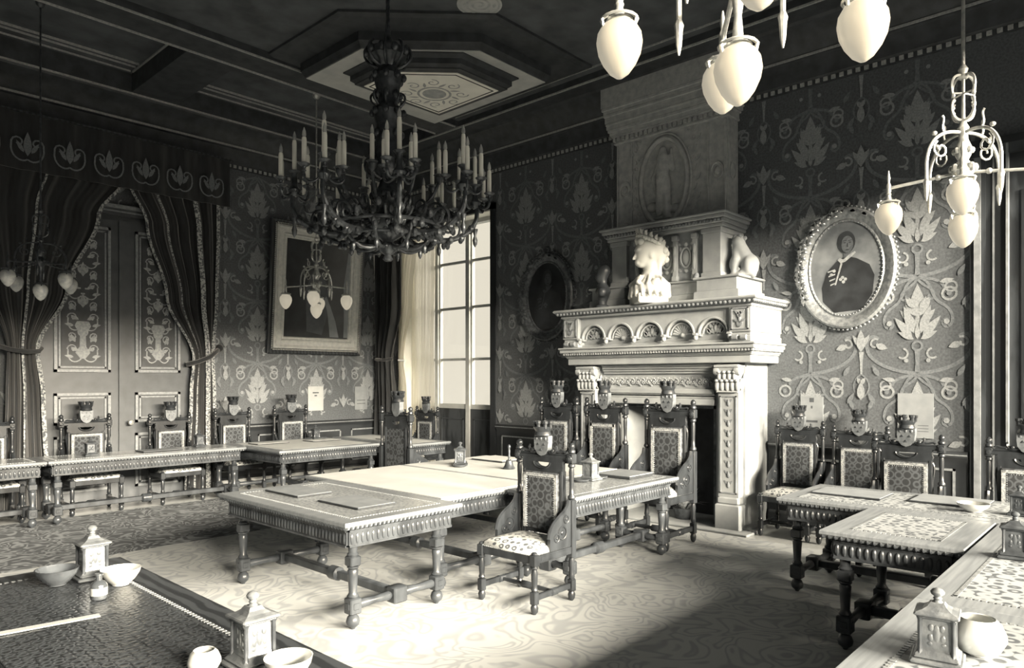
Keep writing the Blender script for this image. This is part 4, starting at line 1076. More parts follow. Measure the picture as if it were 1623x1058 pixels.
    # top rail with the crescent hand hole
    m = MB(); mp = lambda a,b,d: (a,.215+d,b)
    arc = circ(0,1.082,.07,.04,n=12,a0=0,a1=-PI,end=True)
    m.prism([(-.2,1.0),(.2,1.0),(.2,1.082)]+arc+[(-.2,1.082)], mp, -.02, .02)
    m.box(-.2,.2,.196,.234,1.081,1.11)
    m.tube([mp(a,b,-.022) for a,b in circ(0,1.082,.085,.052,n=12,a0=0,a1=-PI,end=True)], .008, 5)
    for s in (-1,1): m.tube([(s*p,.205,z) for p,z in ((.17,1.015),(.195,1.02),(.205,1.05),(.195,1.08),(.205,1.10))], .010, 5)
    m.bbox(-W+.02,W-.02,.20,.23,1.105,1.14,.005); m.tube([(-W+.03,.215,1.146),(-.1,.215,1.15),(.1,.215,1.15),(W-.03,.215,1.146)], .012, 6)
    m.build('top_rail', M['chairwood'], t)
    # shield crest, scrolls, mural crown
    m = MB(); sh = [(0,1.13),(.035,1.145),(.065,1.185),(.072,1.24),(.072,1.295),(-.072,1.295),(-.072,1.24),(-.065,1.185),(-.035,1.145)]
    m.prism(sh, mp, -.035, .02)
    m.box(-.07,.07,.176,.182,1.25,1.256)
    for x in (-.045,0,.045): m.ell((x,.178,1.272),(.010,.006,.014),8,5)
    cr = m.build('crest_shield', M['crest'], t, smooth=30)
    m = MB()
    for (x,z) in ((-.03,1.225),(.03,1.225),(0,1.18)): m.lathe([(.004,-.006),(.014,-.005),(.014,.0)], (x,.18,z), 3, axis='y')
    m.build('shield_charge', M['bronze'], cr, smooth=0)
    for s in (-1,1):
        m = MB()
        m.tube([(s*p,.205,z) for p,z in bez((.06,1.17),(.12,1.13),(.16,1.20),(.13,1.215),8)], [.013]*5+[.012,.011,.010,.009], 6)
        m.tube([(s*p,.205,z) for p,z in bez((.12,1.18),(.19,1.15),(.20,1.20),(.225,1.165),8)], .010, 6)
        m.ell((s*.10,.20,1.175),(.02,.015,.018),8,5)
        m.build('crest_scroll', M['chairwood'], t)
    m = MB(); m.lathe([(.066,1.295),(.07,1.30),(.066,1.315),(.06,1.33),(.078,1.365),(.07,1.37)], (0,.205,0), 14)
    for k in range(7):
        a = 2*PI*k/7+.2; x, y = .066*math.cos(a), .205+.055*math.sin(a)
        m.lathe([(.016,1.355),(.017,1.39),(.023,1.395),(.023,1.415),(.014,1.415)], (x,y,0), 7)
    m.build('mural_crown', M['chairwood'], t)
    return t
CH = chair('council_chair', 'x', 'carved chairs with tapestry seats and crowned crests')
first = [True]
def put(x, y, face, label, sc=1.0, sx=None, seed=0):
    zz = .0045 if (x < 7.2 and y < 9) else 0
    """(x,y): centre between the two back posts; face: heading of the chair front in degrees (0 = +x)"""
    a = R(face); rz = a+PI/2
    q = sc*.23; c = (x+math.cos(a)*q, y+math.sin(a)*q, zz)
    o = place(CH, c, rz, label, first[0], (sx or sc, sc, sc)); first[0] = False
    return o
put(4.31, 3.62, 181, 'carved chair in the foreground centre with pale spotted tapestry seat, its back to the table', .97, 1.0)
put(6.72, 3.90, 180, 'tall carved armchair with pale shield crest before the fireplace opening, rightmost of the three', 1.19, 1.06)
put(6.85, 4.82, 182, 'tall carved armchair before the left jamb of the fireplace, middle of the three', 1.19, 1.0)
put(6.88, 5.55, 180, 'tall dark carved armchair left of the fireplace, leftmost of the three', 1.19, 1.05)
put(5.35, 6.85, 0, 'dark carved chair seen from behind, standing against the corner curtain beyond the white table', 1.1, 1.04)
put(7.78, 9.12, 180, 'dark carved chair silhouetted in front of the bright voile curtain', 1.0)
put(1.95, 10.40, -90, 'carved chair at the far left edge behind the long table beside the left curtain')
put(3.02, 10.40, -90, 'carved chair with pale back panel in front of the left door leaf', 1.0, 1.06)
put(4.09, 10.40, -90, 'carved chair with patterned back in front of the right door leaf', .98, 1.02)
put(5.01, 10.40, -90, 'carved chair against the lit wallpaper just right of the door curtain', 1.02, 1.0)
put(5.98, 10.40, -90, 'carved chair against the lit wallpaper below the big painting', 1.03, 1.06)
put(7.98, 2.99, 180, 'carved chair with pale seat against the wall immediately right of the fireplace', 1.0, .95)
put(7.98, 2.36, 180, 'dark carved chair against the wall below the oval officer portrait', .98, 1.0)
put(6.97, 1.67, 180, 'carved chair with bright shield crest behind the right-hand table', .98, 1.0)
put(6.97, .80, 180, 'carved chair at the right picture edge behind the small dark inkstand', .98, 1.0)

# ------------------------------------------------------------------ tables
def table(label, x0, x1, y0, y1, top='topwood', inset='leatherg', h=.76, legs=(.12,.12), rich=True, stretch='x', group=None, border=.13, cloth=None, detail=True):
    cx, cy = (x0+x1)/2, (y0+y1)/2; hx, hy = (x1-x0)/2, (y1-y0)/2
    zz = .0045
    h -= zz
    t = thing('council_table', label, 'table', (cx,cy,zz), 0, group or 'carved council tables')
    m = MB()
    m.loft([[(-a,-b,z),(a,-b,z),(a,b,z),(-a,b,z)] for a,b,z in ((hx-.04,hy-.04,h-.055),(hx-.015,hy-.015,h-.05),(hx-.008,hy-.008,h-.035),(hx,hy,h-.025),(hx,hy,h-.006),(hx-.006,hy-.006,h))])
    tp = m.build('tabletop', M[top], t, smooth=0)
    if inset:
        m = MB(); m.box(-hx+border,hx-border,-hy+border,hy-border,h-.004,h+.0015); ip = m.build('leather_inset', M[inset], tp, smooth=0)
        m = MB(); n = int((2*hx-2*border)/.026)
        for i in range(n+1):
            x = -hx+border+i*(2*hx-2*border)/n
            for y in (-hy+border, hy-border): m.box(x-.008,x+.008,y-.009,y+.009,h,h+.003)
        n = int((2*hy-2*border)/.026)
        for i in range(n+1):
            y = -hy+border+i*(2*hy-2*border)/n
            for x in (-hx+border, hx-border): m.box(x-.009,x+.009,y-.008,y+.008,h,h+.003)
        m.build('gilt_border', M['stud'], tp, smooth=0)
    if cloth:
        m = MB(); m.bbox(-hx+.03,hx-.03,-hy+.03,hy-.03,h-.002,h+.004,.002); m.build('pale_covering', M[cloth], tp, smooth=0)
    # gadrooned edge and carved apron
    m = MB(); s = .036
    n = int(2*hx/s)
    for i in range(n):
        x = -hx+(i+.5)*2*hx/n
        for y in (-hy+.012, hy-.012): m.ell((x,y,h-.035),(.013,.012,.020),6,5)
    n = int(2*hy/s)
    for i in range(n):
        y = -hy+(i+.5)*2*hy/n
        for x in (-hx+.012, hx-.012): m.ell((x,y,h-.035),(.012,.013,.020),6,5)
    m.build('gadroon_edge', M['tablewood'], tp)
    ax, ay = hx-.07, hy-.07
    for (p0, p1, axis) in (((-ax,-ay),(ax,-ay),0),((-ax,ay),(ax,ay),0),((-ax,-ay),(-ax,ay),1),((ax,-ay),(ax,ay),1)):
        m = MB()
        if axis == 0:
            y = p0[1]; sg = -1 if y < 0 else 1
            m.box(-ax,ax,y-.014,y+.014,h-.175,h-.05); m.box(-ax,ax,min(y,y+sg*.022),max(y,y+sg*.022),h-.178,h-.165); m.box(-ax,ax,min(y,y+sg*.022),max(y,y+sg*.022),h-.075,h-.062)
            n = int(2*ax/.042)
            for i in range(n): m.ell((-ax+(i+.5)*2*ax/n,y+sg*.016,h-.122),(.014,.010,.038),7,5)
        else:
            x = p0[0]; sg = -1 if x < 0 else 1
            m.box(x-.014,x+.014,-ay,ay,h-.175,h-.05); m.box(min(x,x+sg*.022),max(x,x+sg*.022),-ay,ay,h-.178,h-.165); m.box(min(x,x+sg*.022),max(x,x+sg*.022),-ay,ay,h-.075,h-.062)
            n = int(2*ay/.042)
            for i in range(n): m.ell((x+sg*.016,-ay+(i+.5)*2*ay/n,h-.122),(.010,.014,.038),7,5)
        m.build('apron', M['tablewood'], t)
    lx, ly = hx-legs[0], hy-legs[1]
    for sx in (-1,1):
        for sy in (-1,1):
            m = MB(); c = (sx*lx, sy*ly, 0)
            m.lathe([(.014,0),(.02,.012),(.042,.03),(.048,.055),(.038,.085),(.026,.095),(.03,.105)], c, 14)
            m.bbox(c[0]-.045,c[0]+.045,c[1]-.045,c[1]+.045,.105,.215,.008)
            m.lathe([(.035,.215),(.042,.225),(.035,.235),(.028,.25),(.034,.36),(.037,.40),(.03,.41),(.04,.42),(.04,.43)], c, 14)
            m.bbox(c[0]-.042,c[0]+.042,c[1]-.042,c[1]+.042,.43,.50,.008)
            m.lathe([(.036,.50),(.042,.51),(.03,.525),(.034,.58),(.03,.60),(.04,.61)], c, 14); m.bbox(c[0]-.05,c[0]+.05,c[1]-.05,c[1]+.05,.61,h-.05,.008)
            m.bbox(c[0]-.028,c[0]+.028,c[1]-.049,c[1]+.049,.135,.185,.006); m.bbox(c[0]-.049,c[0]+.049,c[1]-.028,c[1]+.028,.135,.185,.006)
            m.build('leg', M['tablewood'], t)
    # H stretcher with square blocks
    z = .16
    if stretch == 'x':
        for sy in (-1,1):
            m = MB(); m.lathe([(.024,-lx+.03),(.034,-lx+.06),(.026,-lx*.5),(.034,-.08),(.024,-.06)], (0,sy*ly,z), 10, axis='x'); m.lathe([(.024,.06),(.034,.08),(.026,lx*.5),(.034,lx-.06),(.024,lx-.03)], (0,sy*ly,z), 10, axis='x')
            m.bbox(-.06,.06,sy*ly-.05,sy*ly+.05,z-.06,z+.055,.008); m.build('end_stretcher', M['tablewood'], t)
        m = MB(); m.bbox(-.03,.03,-ly,ly,z-.03,z+.03,.006); m.lathe([(.03,-.07),(.055,-.05),(.055,.05),(.03,.07)], (0,0,z), 10, axis='y'); m.build('long_stretcher', M['tablewood'], t)
    else:
        for sx in (-1,1):
            m = MB(); m.lathe([(.024,-ly+.03),(.034,-ly+.06),(.026,-ly*.5),(.034,-.08),(.024,-.06)], (sx*lx,0,z), 10, axis='y'); m.lathe([(.024,.06),(.034,.08),(.026,ly*.5),(.034,ly-.06),(.024,ly-.03)], (sx*lx,0,z), 10, axis='y')
            m.bbox(sx*lx-.05,sx*lx+.05,-.06,.06,z-.06,z+.055,.008); m.build('end_stretcher', M['tablewood'], t)
        m = MB(); m.bbox(-lx,lx,-.03,.03,z-.03,z+.03,.006); m.lathe([(.03,-.07),(.055,-.05),(.055,.05),(.03,.07)], (0,0,z), 10, axis='x'); m.build('long_stretcher', M['tablewood'], t)
    return t
table('carved table with grey leather top nearest the camera at the centre of the room', 2.66, 3.715, 3.94, 5.77, legs=(.15,.13))
table('carved table with plain white covering directly behind the grey leather-topped table', 3.725, 4.90, 4.20, 6.2, inset=None, cloth='whitecloth', legs=(.10,.12))
table('carved table with white covering carrying the hand bell and winged inkstand', 4.91, 6.25, 4.20, 6.2, inset=None, cloth='whitecloth', legs=(.12,.12))
table('narrow carved table with bright front apron, just before the fireplace armchairs', 4.46, 6.14, 3.46, 4.17, inset='leatherg', stretch='y', border=.1)
table('carved table along the wall at far right carrying grey blotters', 5.62, 6.6, .20, 2.29, top='topwood', inset='leather')
table('short carved table projecting left from the right-hand desk row', 4.59, 5.61, .815, 1.6, top='topwood', inset='leather', border=.15)
table('right foreground desk with pale patterned leather and a tall inkstand at its edge', 1.5, 3.45, -.15, .80, top='topwood', inset='leather', border=.13, stretch='y')
table('desk behind the right foreground desk, bearing the second tall inkstand', 3.455, 5.61, -.15, .80, top='topwood', inset='leather', border=.13, stretch='y')
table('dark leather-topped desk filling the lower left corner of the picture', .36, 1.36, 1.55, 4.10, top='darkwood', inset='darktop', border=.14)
table('long carved table in front of the double door', 2.35, 4.73, 9.40, 10.1, stretch='y', top='topwood', inset='leatherg', border=.1)
table('long carved table at the left picture edge in front of the left curtain', -.2, 2.34, 9.40, 10.1, stretch='y', top='topwood', inset='leatherg', border=.1)
table('carved table jutting forward below the big painting', 4.74, 6.40, 8.52, 10.1, top='topwood', inset='whitecloth')
table('carved table beside the bright window at the far corner', 6.5, 7.3, 8.0, 10.0, top='topwood', inset='whitecloth')

# ------------------------------------------------------------------ things on the tables
T = .7645
def inkstand(name, label, loc, rz, mm, s=1.0, wings=True, group='tower-shaped inkstands'):
    t = thing(name, label, 'inkstand', loc, rz, group); t.scale = (s,s,s)
    m = MB(); m.bbox(-.078,.078,-.078,.078,0,.016,.005); m.bbox(-.068,.068,-.068,.068,.016,.028,.005); m.lathe([(.062,.028),(.05,.042)], sq=True); m.build('base', mm, t, smooth=0)
    m = MB(); m.lathe([(.049,.04),(.046,.05),(.0425,.145),(.046,.15)], sq=True)
    bd = m.build('tower', mm, t, smooth=0)
    m = MB()
    for k in range(4):
        a = k*PI/2
        for (u,z,ru,rz) in ((0,.10,.010,.03),(-.018,.085,.008,.013),(.018,.085,.008,.013),(-.016,.118,.008,.012),(.016,.118,.008,.012),(-.02,.065,.009,.007),(.02,.065,.009,.007)):
            p = Vector((u,-.0445,z)); p.rotate(Matrix.Rotation(a,3,'Z')); h2 = k % 2; m.ell(tuple(p),(.003 if h2 else ru,ru if h2 else .003,rz),7,5)
    m.build('relief', mm, bd)
    for sx in (-1,1):
        for sy in (-1,1):
            m = MB(); m.lathe([(.012,.03),(.007,.045),(.007,.14),(.012,.152)], (sx*.048,sy*.048,0), 8); m.build('corner_column', M['inkdk'], bd)
    m = MB(); m.bbox(-.056,.056,-.056,.056,.148,.156,.003); m.bbox(-.066,.066,-.066,.066,.156,.168,.004); m.lathe([(.060,.168),(.042,.174),(.028,.184),(.020,.196)], sq=True); cp = m.build('cap', mm, t, smooth=0)
    m = MB(); m.lathe([(.018,.194),(.011,.203),(.014,.208),(.010,.214),(.020,.222),(.022,.230),(.016,.238),(.004,.243)], n=12); m.build('finial', mm, cp)
    if wings:
        m = MB()
        for s2 in (-1,1):
            m.lathe([(.055,.0),(.07,.01),(.072,.02),(.06,.022),(.03,.012)], (s2*.14,0,0), 16)
        m.build('pen_tray', M['inkdk'], t)
    return t
inkstand('inkstand', 'tall metal inkstand at the near right corner of the dark lower-left desk', (1.14,2.22,T), 0, M['inkst'], 1.0, False)
inkstand('inkstand', 'tall metal inkstand at the far end of the dark lower-left desk', (1.12,3.76,T), 0, M['inkst'], 1.02, False)
inkstand('inkstand', 'tall metal inkstand at the left edge of the right foreground desk', (2.72,.56,T), R(8), M['inkst'], 1.0, False)
inkstand('inkstand', 'tall inkstand at the right picture edge beyond the foreground one', (4.56,.58,T), R(5), M['inkdk'], 1.0, False)
inkstand('inkstand', 'small dark inkstand at the right picture edge on the wall-side table', (6.0,.74,T), 0, M['inkdk'], .85, False)
inkstand('inkstand', 'dark winged inkstand on the white table', (5.30,5.66,T+.003), R(45), M['inkdk'], 1.05, True)
inkstand('inkstand', 'pale inkstand beside the grey blotter in front of the fireplace armchairs', (5.37,3.95,T), 0, M['inkst'], 1.05, True)
inkstand('inkstand', 'small inkstand on the long table in front of the left door leaf', (2.88,9.74,T), 0, M['inkdk'], .95, False)
inkstand('inkstand', 'small dark inkstand on the long table in front of the right curtain', (4.29,9.9,T), 0, M['inkdk'], .95, False)
inkstand('inkstand', 'dark inkstand with trays on the table below the big painting', (6.10,9.85,T), 0, M['inkdk'], .9, True)
def bowl(name, label, loc, r, h, mm, tilt=0, round_=False, cat='bowl'):
    t = thing(name, label, cat, loc, 0)
    m = MB(); n = 24
    if round_: prof = [(r*.35,0),(r*.75,h*.12),(r,h*.45),(r*.98,h*.6),(r*.8,h*.88),(r*.62,h),(r*.58,h*.98),(r*.72,h*.86),(r*.9,h*.55),(r*.7,h*.18),(.001,h*.1)]
    else: prof = [(r*.4,0),(r*.45,h*.08),(r*.72,h*.35),(r*.93,h*.72),(r,h),(r*.95,h),(r*.86,h*.7),(r*.6,h*.3),(.001,h*.14)]
    m.lathe(prof, n=n); o = m.build('bowl_body', mm, t, smooth=60); o.rotation_euler = (0,tilt,0)
    m = MB(); m.lathe([(r*.42,0),(r*.44,.006),(r*.36,.01)], n=n); m.build('foot', mm, t)
    return t
bowl('bowl', 'white china bowl beside the far inkstand on the dark lower-left desk', (1.17,3.53,T), .085, .075, M['china'])
bowl('glass_bowl', 'dark glass bowl left of the far inkstand on the dark lower-left desk', (.97,3.74,T), .09, .075, M['glassd'])
bowl('bowl', 'white china bowl cut by the bottom edge right of the near inkstand', (1.155,2.02,T), .075, .075, M['china'])
bowl('cup', 'round white cup cut by the bottom edge left of the near inkstand', (1.0,2.27,T), .052, .075, M['china'], 0, True, 'cup')
bowl('bowl', 'round white bowl beside the foreground inkstand on the right desk', (2.875,.47,T), .085, .125, M['china'], 0, True)
bowl('bowl', 'shallow white bowl on the wall-side table at far right', (5.94,1.0,T), .105, .06, M['china'])
t = thing('ink_bottle', 'small dark ink bottle with pale label on the dark lower-left desk', 'bottle', (1.03,3.37,T))
m = MB(); m.lathe([(.03,0),(.033,.005),(.033,.06),(.025,.072),(.012,.08),(.012,.098),(.016,.1),(.016,.108),(.008,.108)], n=16); m.build('bottle_body', M['glassd'], t)
m = MB(); m.lathe([(.0335,.018),(.0338,.02),(.0338,.048),(.0335,.05)], n=16, cap=False); m.build('paper_label', M['notew'], t)
t = thing('hand_bell', 'dark bronze hand bell with tall turned handle on the white table', 'bell', (5.43,5.05,T+.003))
m = MB(); m.lathe([(.062,0),(.066,.006),(.05,.03),(.04,.06),(.034,.085),(.018,.095)], n=20); m.build('bell_body', M['bronze'], t)
m = MB(); m.lathe([(.014,.09),(.010,.11),(.016,.13),(.011,.15),(.014,.19),(.010,.21),(.018,.225),(.014,.245),(.004,.255)], n=12); m.build('handle', M['bronze'], t)
def blotter(label, x0, x1, y0, y1, mm='blot', th=.014, z=T):
    cx, cy = (x0+x1)/2, (y0+y1)/2
    t = thing('blotter', label, 'blotter', (cx,cy,z), 0, 'desk blotters'); hx, hy = (x1-x0)/2, (y1-y0)/2
    m = MB(); m.bbox(-hx,hx,-hy,hy,0,th*.7,.003); m.build('board', M['blotdk'], t, smooth=0)
    m = MB(); m.bbox(-hx+.006,hx-.006,-hy+.006,hy-.006,th*.68,th,.002); m.build('blotting_sheet', M[mm], t, smooth=0)
    return t
blotter('thin grey blotter at the far left of the grey leather-topped table', 2.97,3.30,5.06,5.58)
blotter('thin grey blotter nearest the front edge of the grey leather-topped table', 2.99,3.34,4.27,4.80)
blotter('flat pale folder at the far end of the white table behind the hand bell', 5.75,6.15,5.45,5.95, 'whitecloth', .02, T+.003)
blotter('thick grey blotter on the narrow table before the fireplace armchairs', 5.62,6.05,3.68,4.08, 'blot', .03)
blotter('long dark-edged blotter on the wall-side table near the bright-crested chair', 5.98,6.36,1.62,2.15)
blotter('long dark-edged blotter on the wall-side table beyond the shallow bowl', 6.08,6.5,.95,1.45)
blotter('dark blotter on the table below the big painting, left part', 4.95,5.45,9.5,9.8, 'whitecloth')
blotter('pale blotter on the table below the big painting, right part', 5.75,6.25,9.35,9.65, 'whitecloth')
blotter('pale blotter on the corner table beside the window', 6.7,7.15,8.7,9.1, 'whitecloth')
blotter('blotter on the long table before the right door leaf', 3.45,3.95,9.6,9.9)
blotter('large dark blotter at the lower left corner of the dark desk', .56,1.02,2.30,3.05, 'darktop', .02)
t = thing('paper_sheet', 'narrow pale strip of paper lying on the dark lower-left desk', 'paper', (.78,3.15,T), R(-8))
m = MB(); m.box(-.26,.18,-.02,.02,0,.004); m.build('sheet', M['notew'], t, smooth=0)
# ------------------------------------------------------------------ great candle chandelier
cxx, cyy = 4.19, 5.49
cd = thing('candle_chandelier', 'great dark bronze chandelier with dozens of white candles hanging over the central tables', 'chandelier', (cxx,cyy,0))
m = MB(); m.lathe([(.03,2.84),(.05,2.86),(.03,2.90),(.07,2.93),(.10,2.98),(.05,3.02),(.06,3.04),(.16,3.10),(.22,3.17),(.23,3.22),(.18,3.27),(.10,3.31),(.08,3.36),(.13,3.42),(.14,3.48),(.09,3.56),(.07,3.62),(.13,3.70),(.14,3.80),(.12,3.95),(.11,4.15),(.13,4.22),(.14,4.28),(.10,4.34),(.09,4.42),(.12,4.52),(.14,4.62),(.09,4.70),(.13,4.76),(.18,4.80),(.19,4.86),(.12,4.90),(.05,4.95),(.025,5.02),(.03,5.06)], n=20)
for (r, z, n, s) in ((.24,3.2,12,.035),(.15,3.46,10,.03),(.15,3.78,8,.03),(.15,4.26,8,.03),(.15,4.6,8,.03),(.20,4.83,10,.035),(.13,4.05,8,.03),(.12,4.42,8,.025),(.1,2.97,8,.022)):
    for k in range(n):
        a = 2*PI*k/n; m.ell((r*math.cos(a),r*math.sin(a),z),(s,s,s*1.3),8,6)
m.build('central_shaft', M['bronze'], cd)
for nm, q, w in (('crown_scrolls',((.08,4.70),(.24,4.72),(.26,4.86),(.17,4.92)),.014),('shaft_scrolls',((.06,4.3),(.20,4.34),(.19,4.48),(.09,4.45)),.012),('lower_scrolls',((.08,3.62),(.28,3.66),(.24,3.88),(.12,3.84)),.014)):
    m = MB()
    for k in range(8):
        a = 2*PI*k/8; ca, sa = math.cos(a), math.sin(a)
        m.tube([(ca*r,sa*r,z) for r,z in bez(*q,8)], w, 6)
    m.build(nm, M['bronze'], cd)
m = MB()
z = 5.06
while z < 5.66:
    i = int(z*100) % 2
    m.tube([(.022*math.cos(q) if i else 0, 0 if i else .022*math.cos(q), z+.035+.042*math.sin(q)) for q in [2*PI*j/10 for j in range(10)]], .007, 6, closed=True); z += .061
m.lathe([(.012,5.0),(.012,5.68)], n=8)
m.lathe([(.12,5.66),(.10,5.63),(.05,5.60),(.03,5.58)], n=16)
m.build('chain', M['bronze'], cd)
def candle(parent, x, y, z, h=.25):
    m = MB(); m.lathe([(.008,z-.03),(.035,z-.022),(.055,z-.005),(.05,z),(.02,z+.004)], (x,y,0), 10); m.build('drip_pan', M['bronze'], parent)
    m = MB(); m.lathe([(.021,z),(.021,z+h*.9),(.017,z+h)], (x,y,0), 9); c = m.build('candle', M['wax'], cd)
    m = MB(); m.lathe([(.010,z+h-.005),(.018,z+h+.02),(.015,z+h+.05),(.003,z+h+.085)], (x,y,0), 8); m.build('flame_bulb', M['globedim'], c)
for k in range(8):
    a = 2*PI*k/8+R(14); ca, sa = math.cos(a), math.sin(a)
    m = MB(); L = lambda pts: [(ca*r,sa*r,z) for r,z in pts]
    m.tube(L(bez((.15,3.22),(.40,2.98),(.70,3.05),(.84,3.22),14)+bez((.84,3.22),(.90,3.32),(.88,3.40),(.86,3.46),6)[1:]), [.03]*8+[.026]*7+[.022]*6, 8)
    m.tube(L(spiral(.60,3.20,.12,.02,R(-60),1.3,16)), .014, 6); m.tube(L(spiral(.33,3.18,.09,.02,R(-90),-1.2,14)), .013, 6)
    for r, z in ((.45,3.06),(.58,3.05),(.72,3.10),(.82,3.20),(.3,3.10)): m.ell((ca*r,sa*r,z),(.035,.035,.04),8,6); m.ell((ca*r-sa*.03,sa*r+ca*.03,z-.02),(.025,.025,.03),7,5)
    m.lathe([(.02,3.40),(.05,3.43),(.06,3.46),(.03,3.50),(.025,3.60),(.035,3.63)], (ca*.86,sa*.86,0), 12)
    m.lathe([(.004,3.02),(.02,3.05),(.026,3.09),(.012,3.13),(.03,3.2)], (ca*.86,sa*.86,0), 10)
    am = m.build('arm', M['bronze'], cd)
    candle(am, ca*.86, sa*.86, 3.64, .28)
    for j in range(4):
        b = a+PI/4+j*PI/2; bx, by = ca*.86+.165*math.cos(b), sa*.86+.165*math.sin(b)
        m = MB(); m.tube([(lerp(ca*.86,bx,q),lerp(sa*.86,by,q),z) for q,z in bez((.1,3.46),(.5,3.36),(1.15,3.36),(1.0,3.50),9)], .011, 6)
        m.lathe([(.006,3.47),(.02,3.48),(.012,3.49),(.018,3.51)], (bx,by,0), 8); m.ell((bx,by,3.44),(.014,.014,.025),7,5)
        m.build('branch', M['bronze'], am)
        candle(am, bx, by, 3.54, .22)
    # lower scrolled bracket
    m = MB(); a2 = a+PI/8; ca, sa = math.cos(a2), math.sin(a2)
    m.tube([(ca*r,sa*r,z) for r,z in bez((.08,3.00),(.22,2.88),(.42,2.98),(.44,3.14),12)+spiral(.40,3.15,.045,.015,0,1.1,8)], .017, 7)
    m.tube([(ca*r,sa*r,z) for r,z in bez((.2,3.30),(.34,3.34),(.46,3.42),(.50,3.60),10)], .015, 6); m.lathe([(.01,3.56),(.035,3.60),(.04,3.63),(.02,3.64)], (ca*.5,sa*.5,0), 9)
    m.lathe([(.004,2.90),(.018,2.93),(.022,2.97),(.01,3.0)], (ca*.36,sa*.36,0), 8)
    m.build('bracket', M['bronze'], cd)
    candle(cd, ca*.5, sa*.5, 3.655, .24)
m = MB()
for k in range(110):
    a = 2*PI*k/110; r = .38+.075*(k%5); m.ell((r*math.cos(a),r*math.sin(a),3.14+.11*math.sin(k*2.3)),(.026,.026,.04),7,5)
m.tube([(.40*math.cos(2*PI*i/40),.40*math.sin(2*PI*i/40),3.06) for i in range(40)], .016, 6, closed=True)
for k in range(16):
    a = 2*PI*k/16+.1; ca, sa = math.cos(a), math.sin(a); m.tube([(ca*r,sa*r,z) for r,z in spiral(.42+.08*(k%2),3.30,.10,.02,R(-100),1.2*(-1)**k,14)], .014, 6); m.tube([(ca*r,sa*r,z) for r,z in bez((.2,3.2),(.35,3.28),(.5,3.1),(.62,3.24),10)], .014, 6)
m.tube([(.52*math.cos(2*PI*i/40),.52*math.sin(2*PI*i/40),3.16) for i in range(40)], .018, 6, closed=True)
m.build('foliate_ring', M['bronze'], cd)

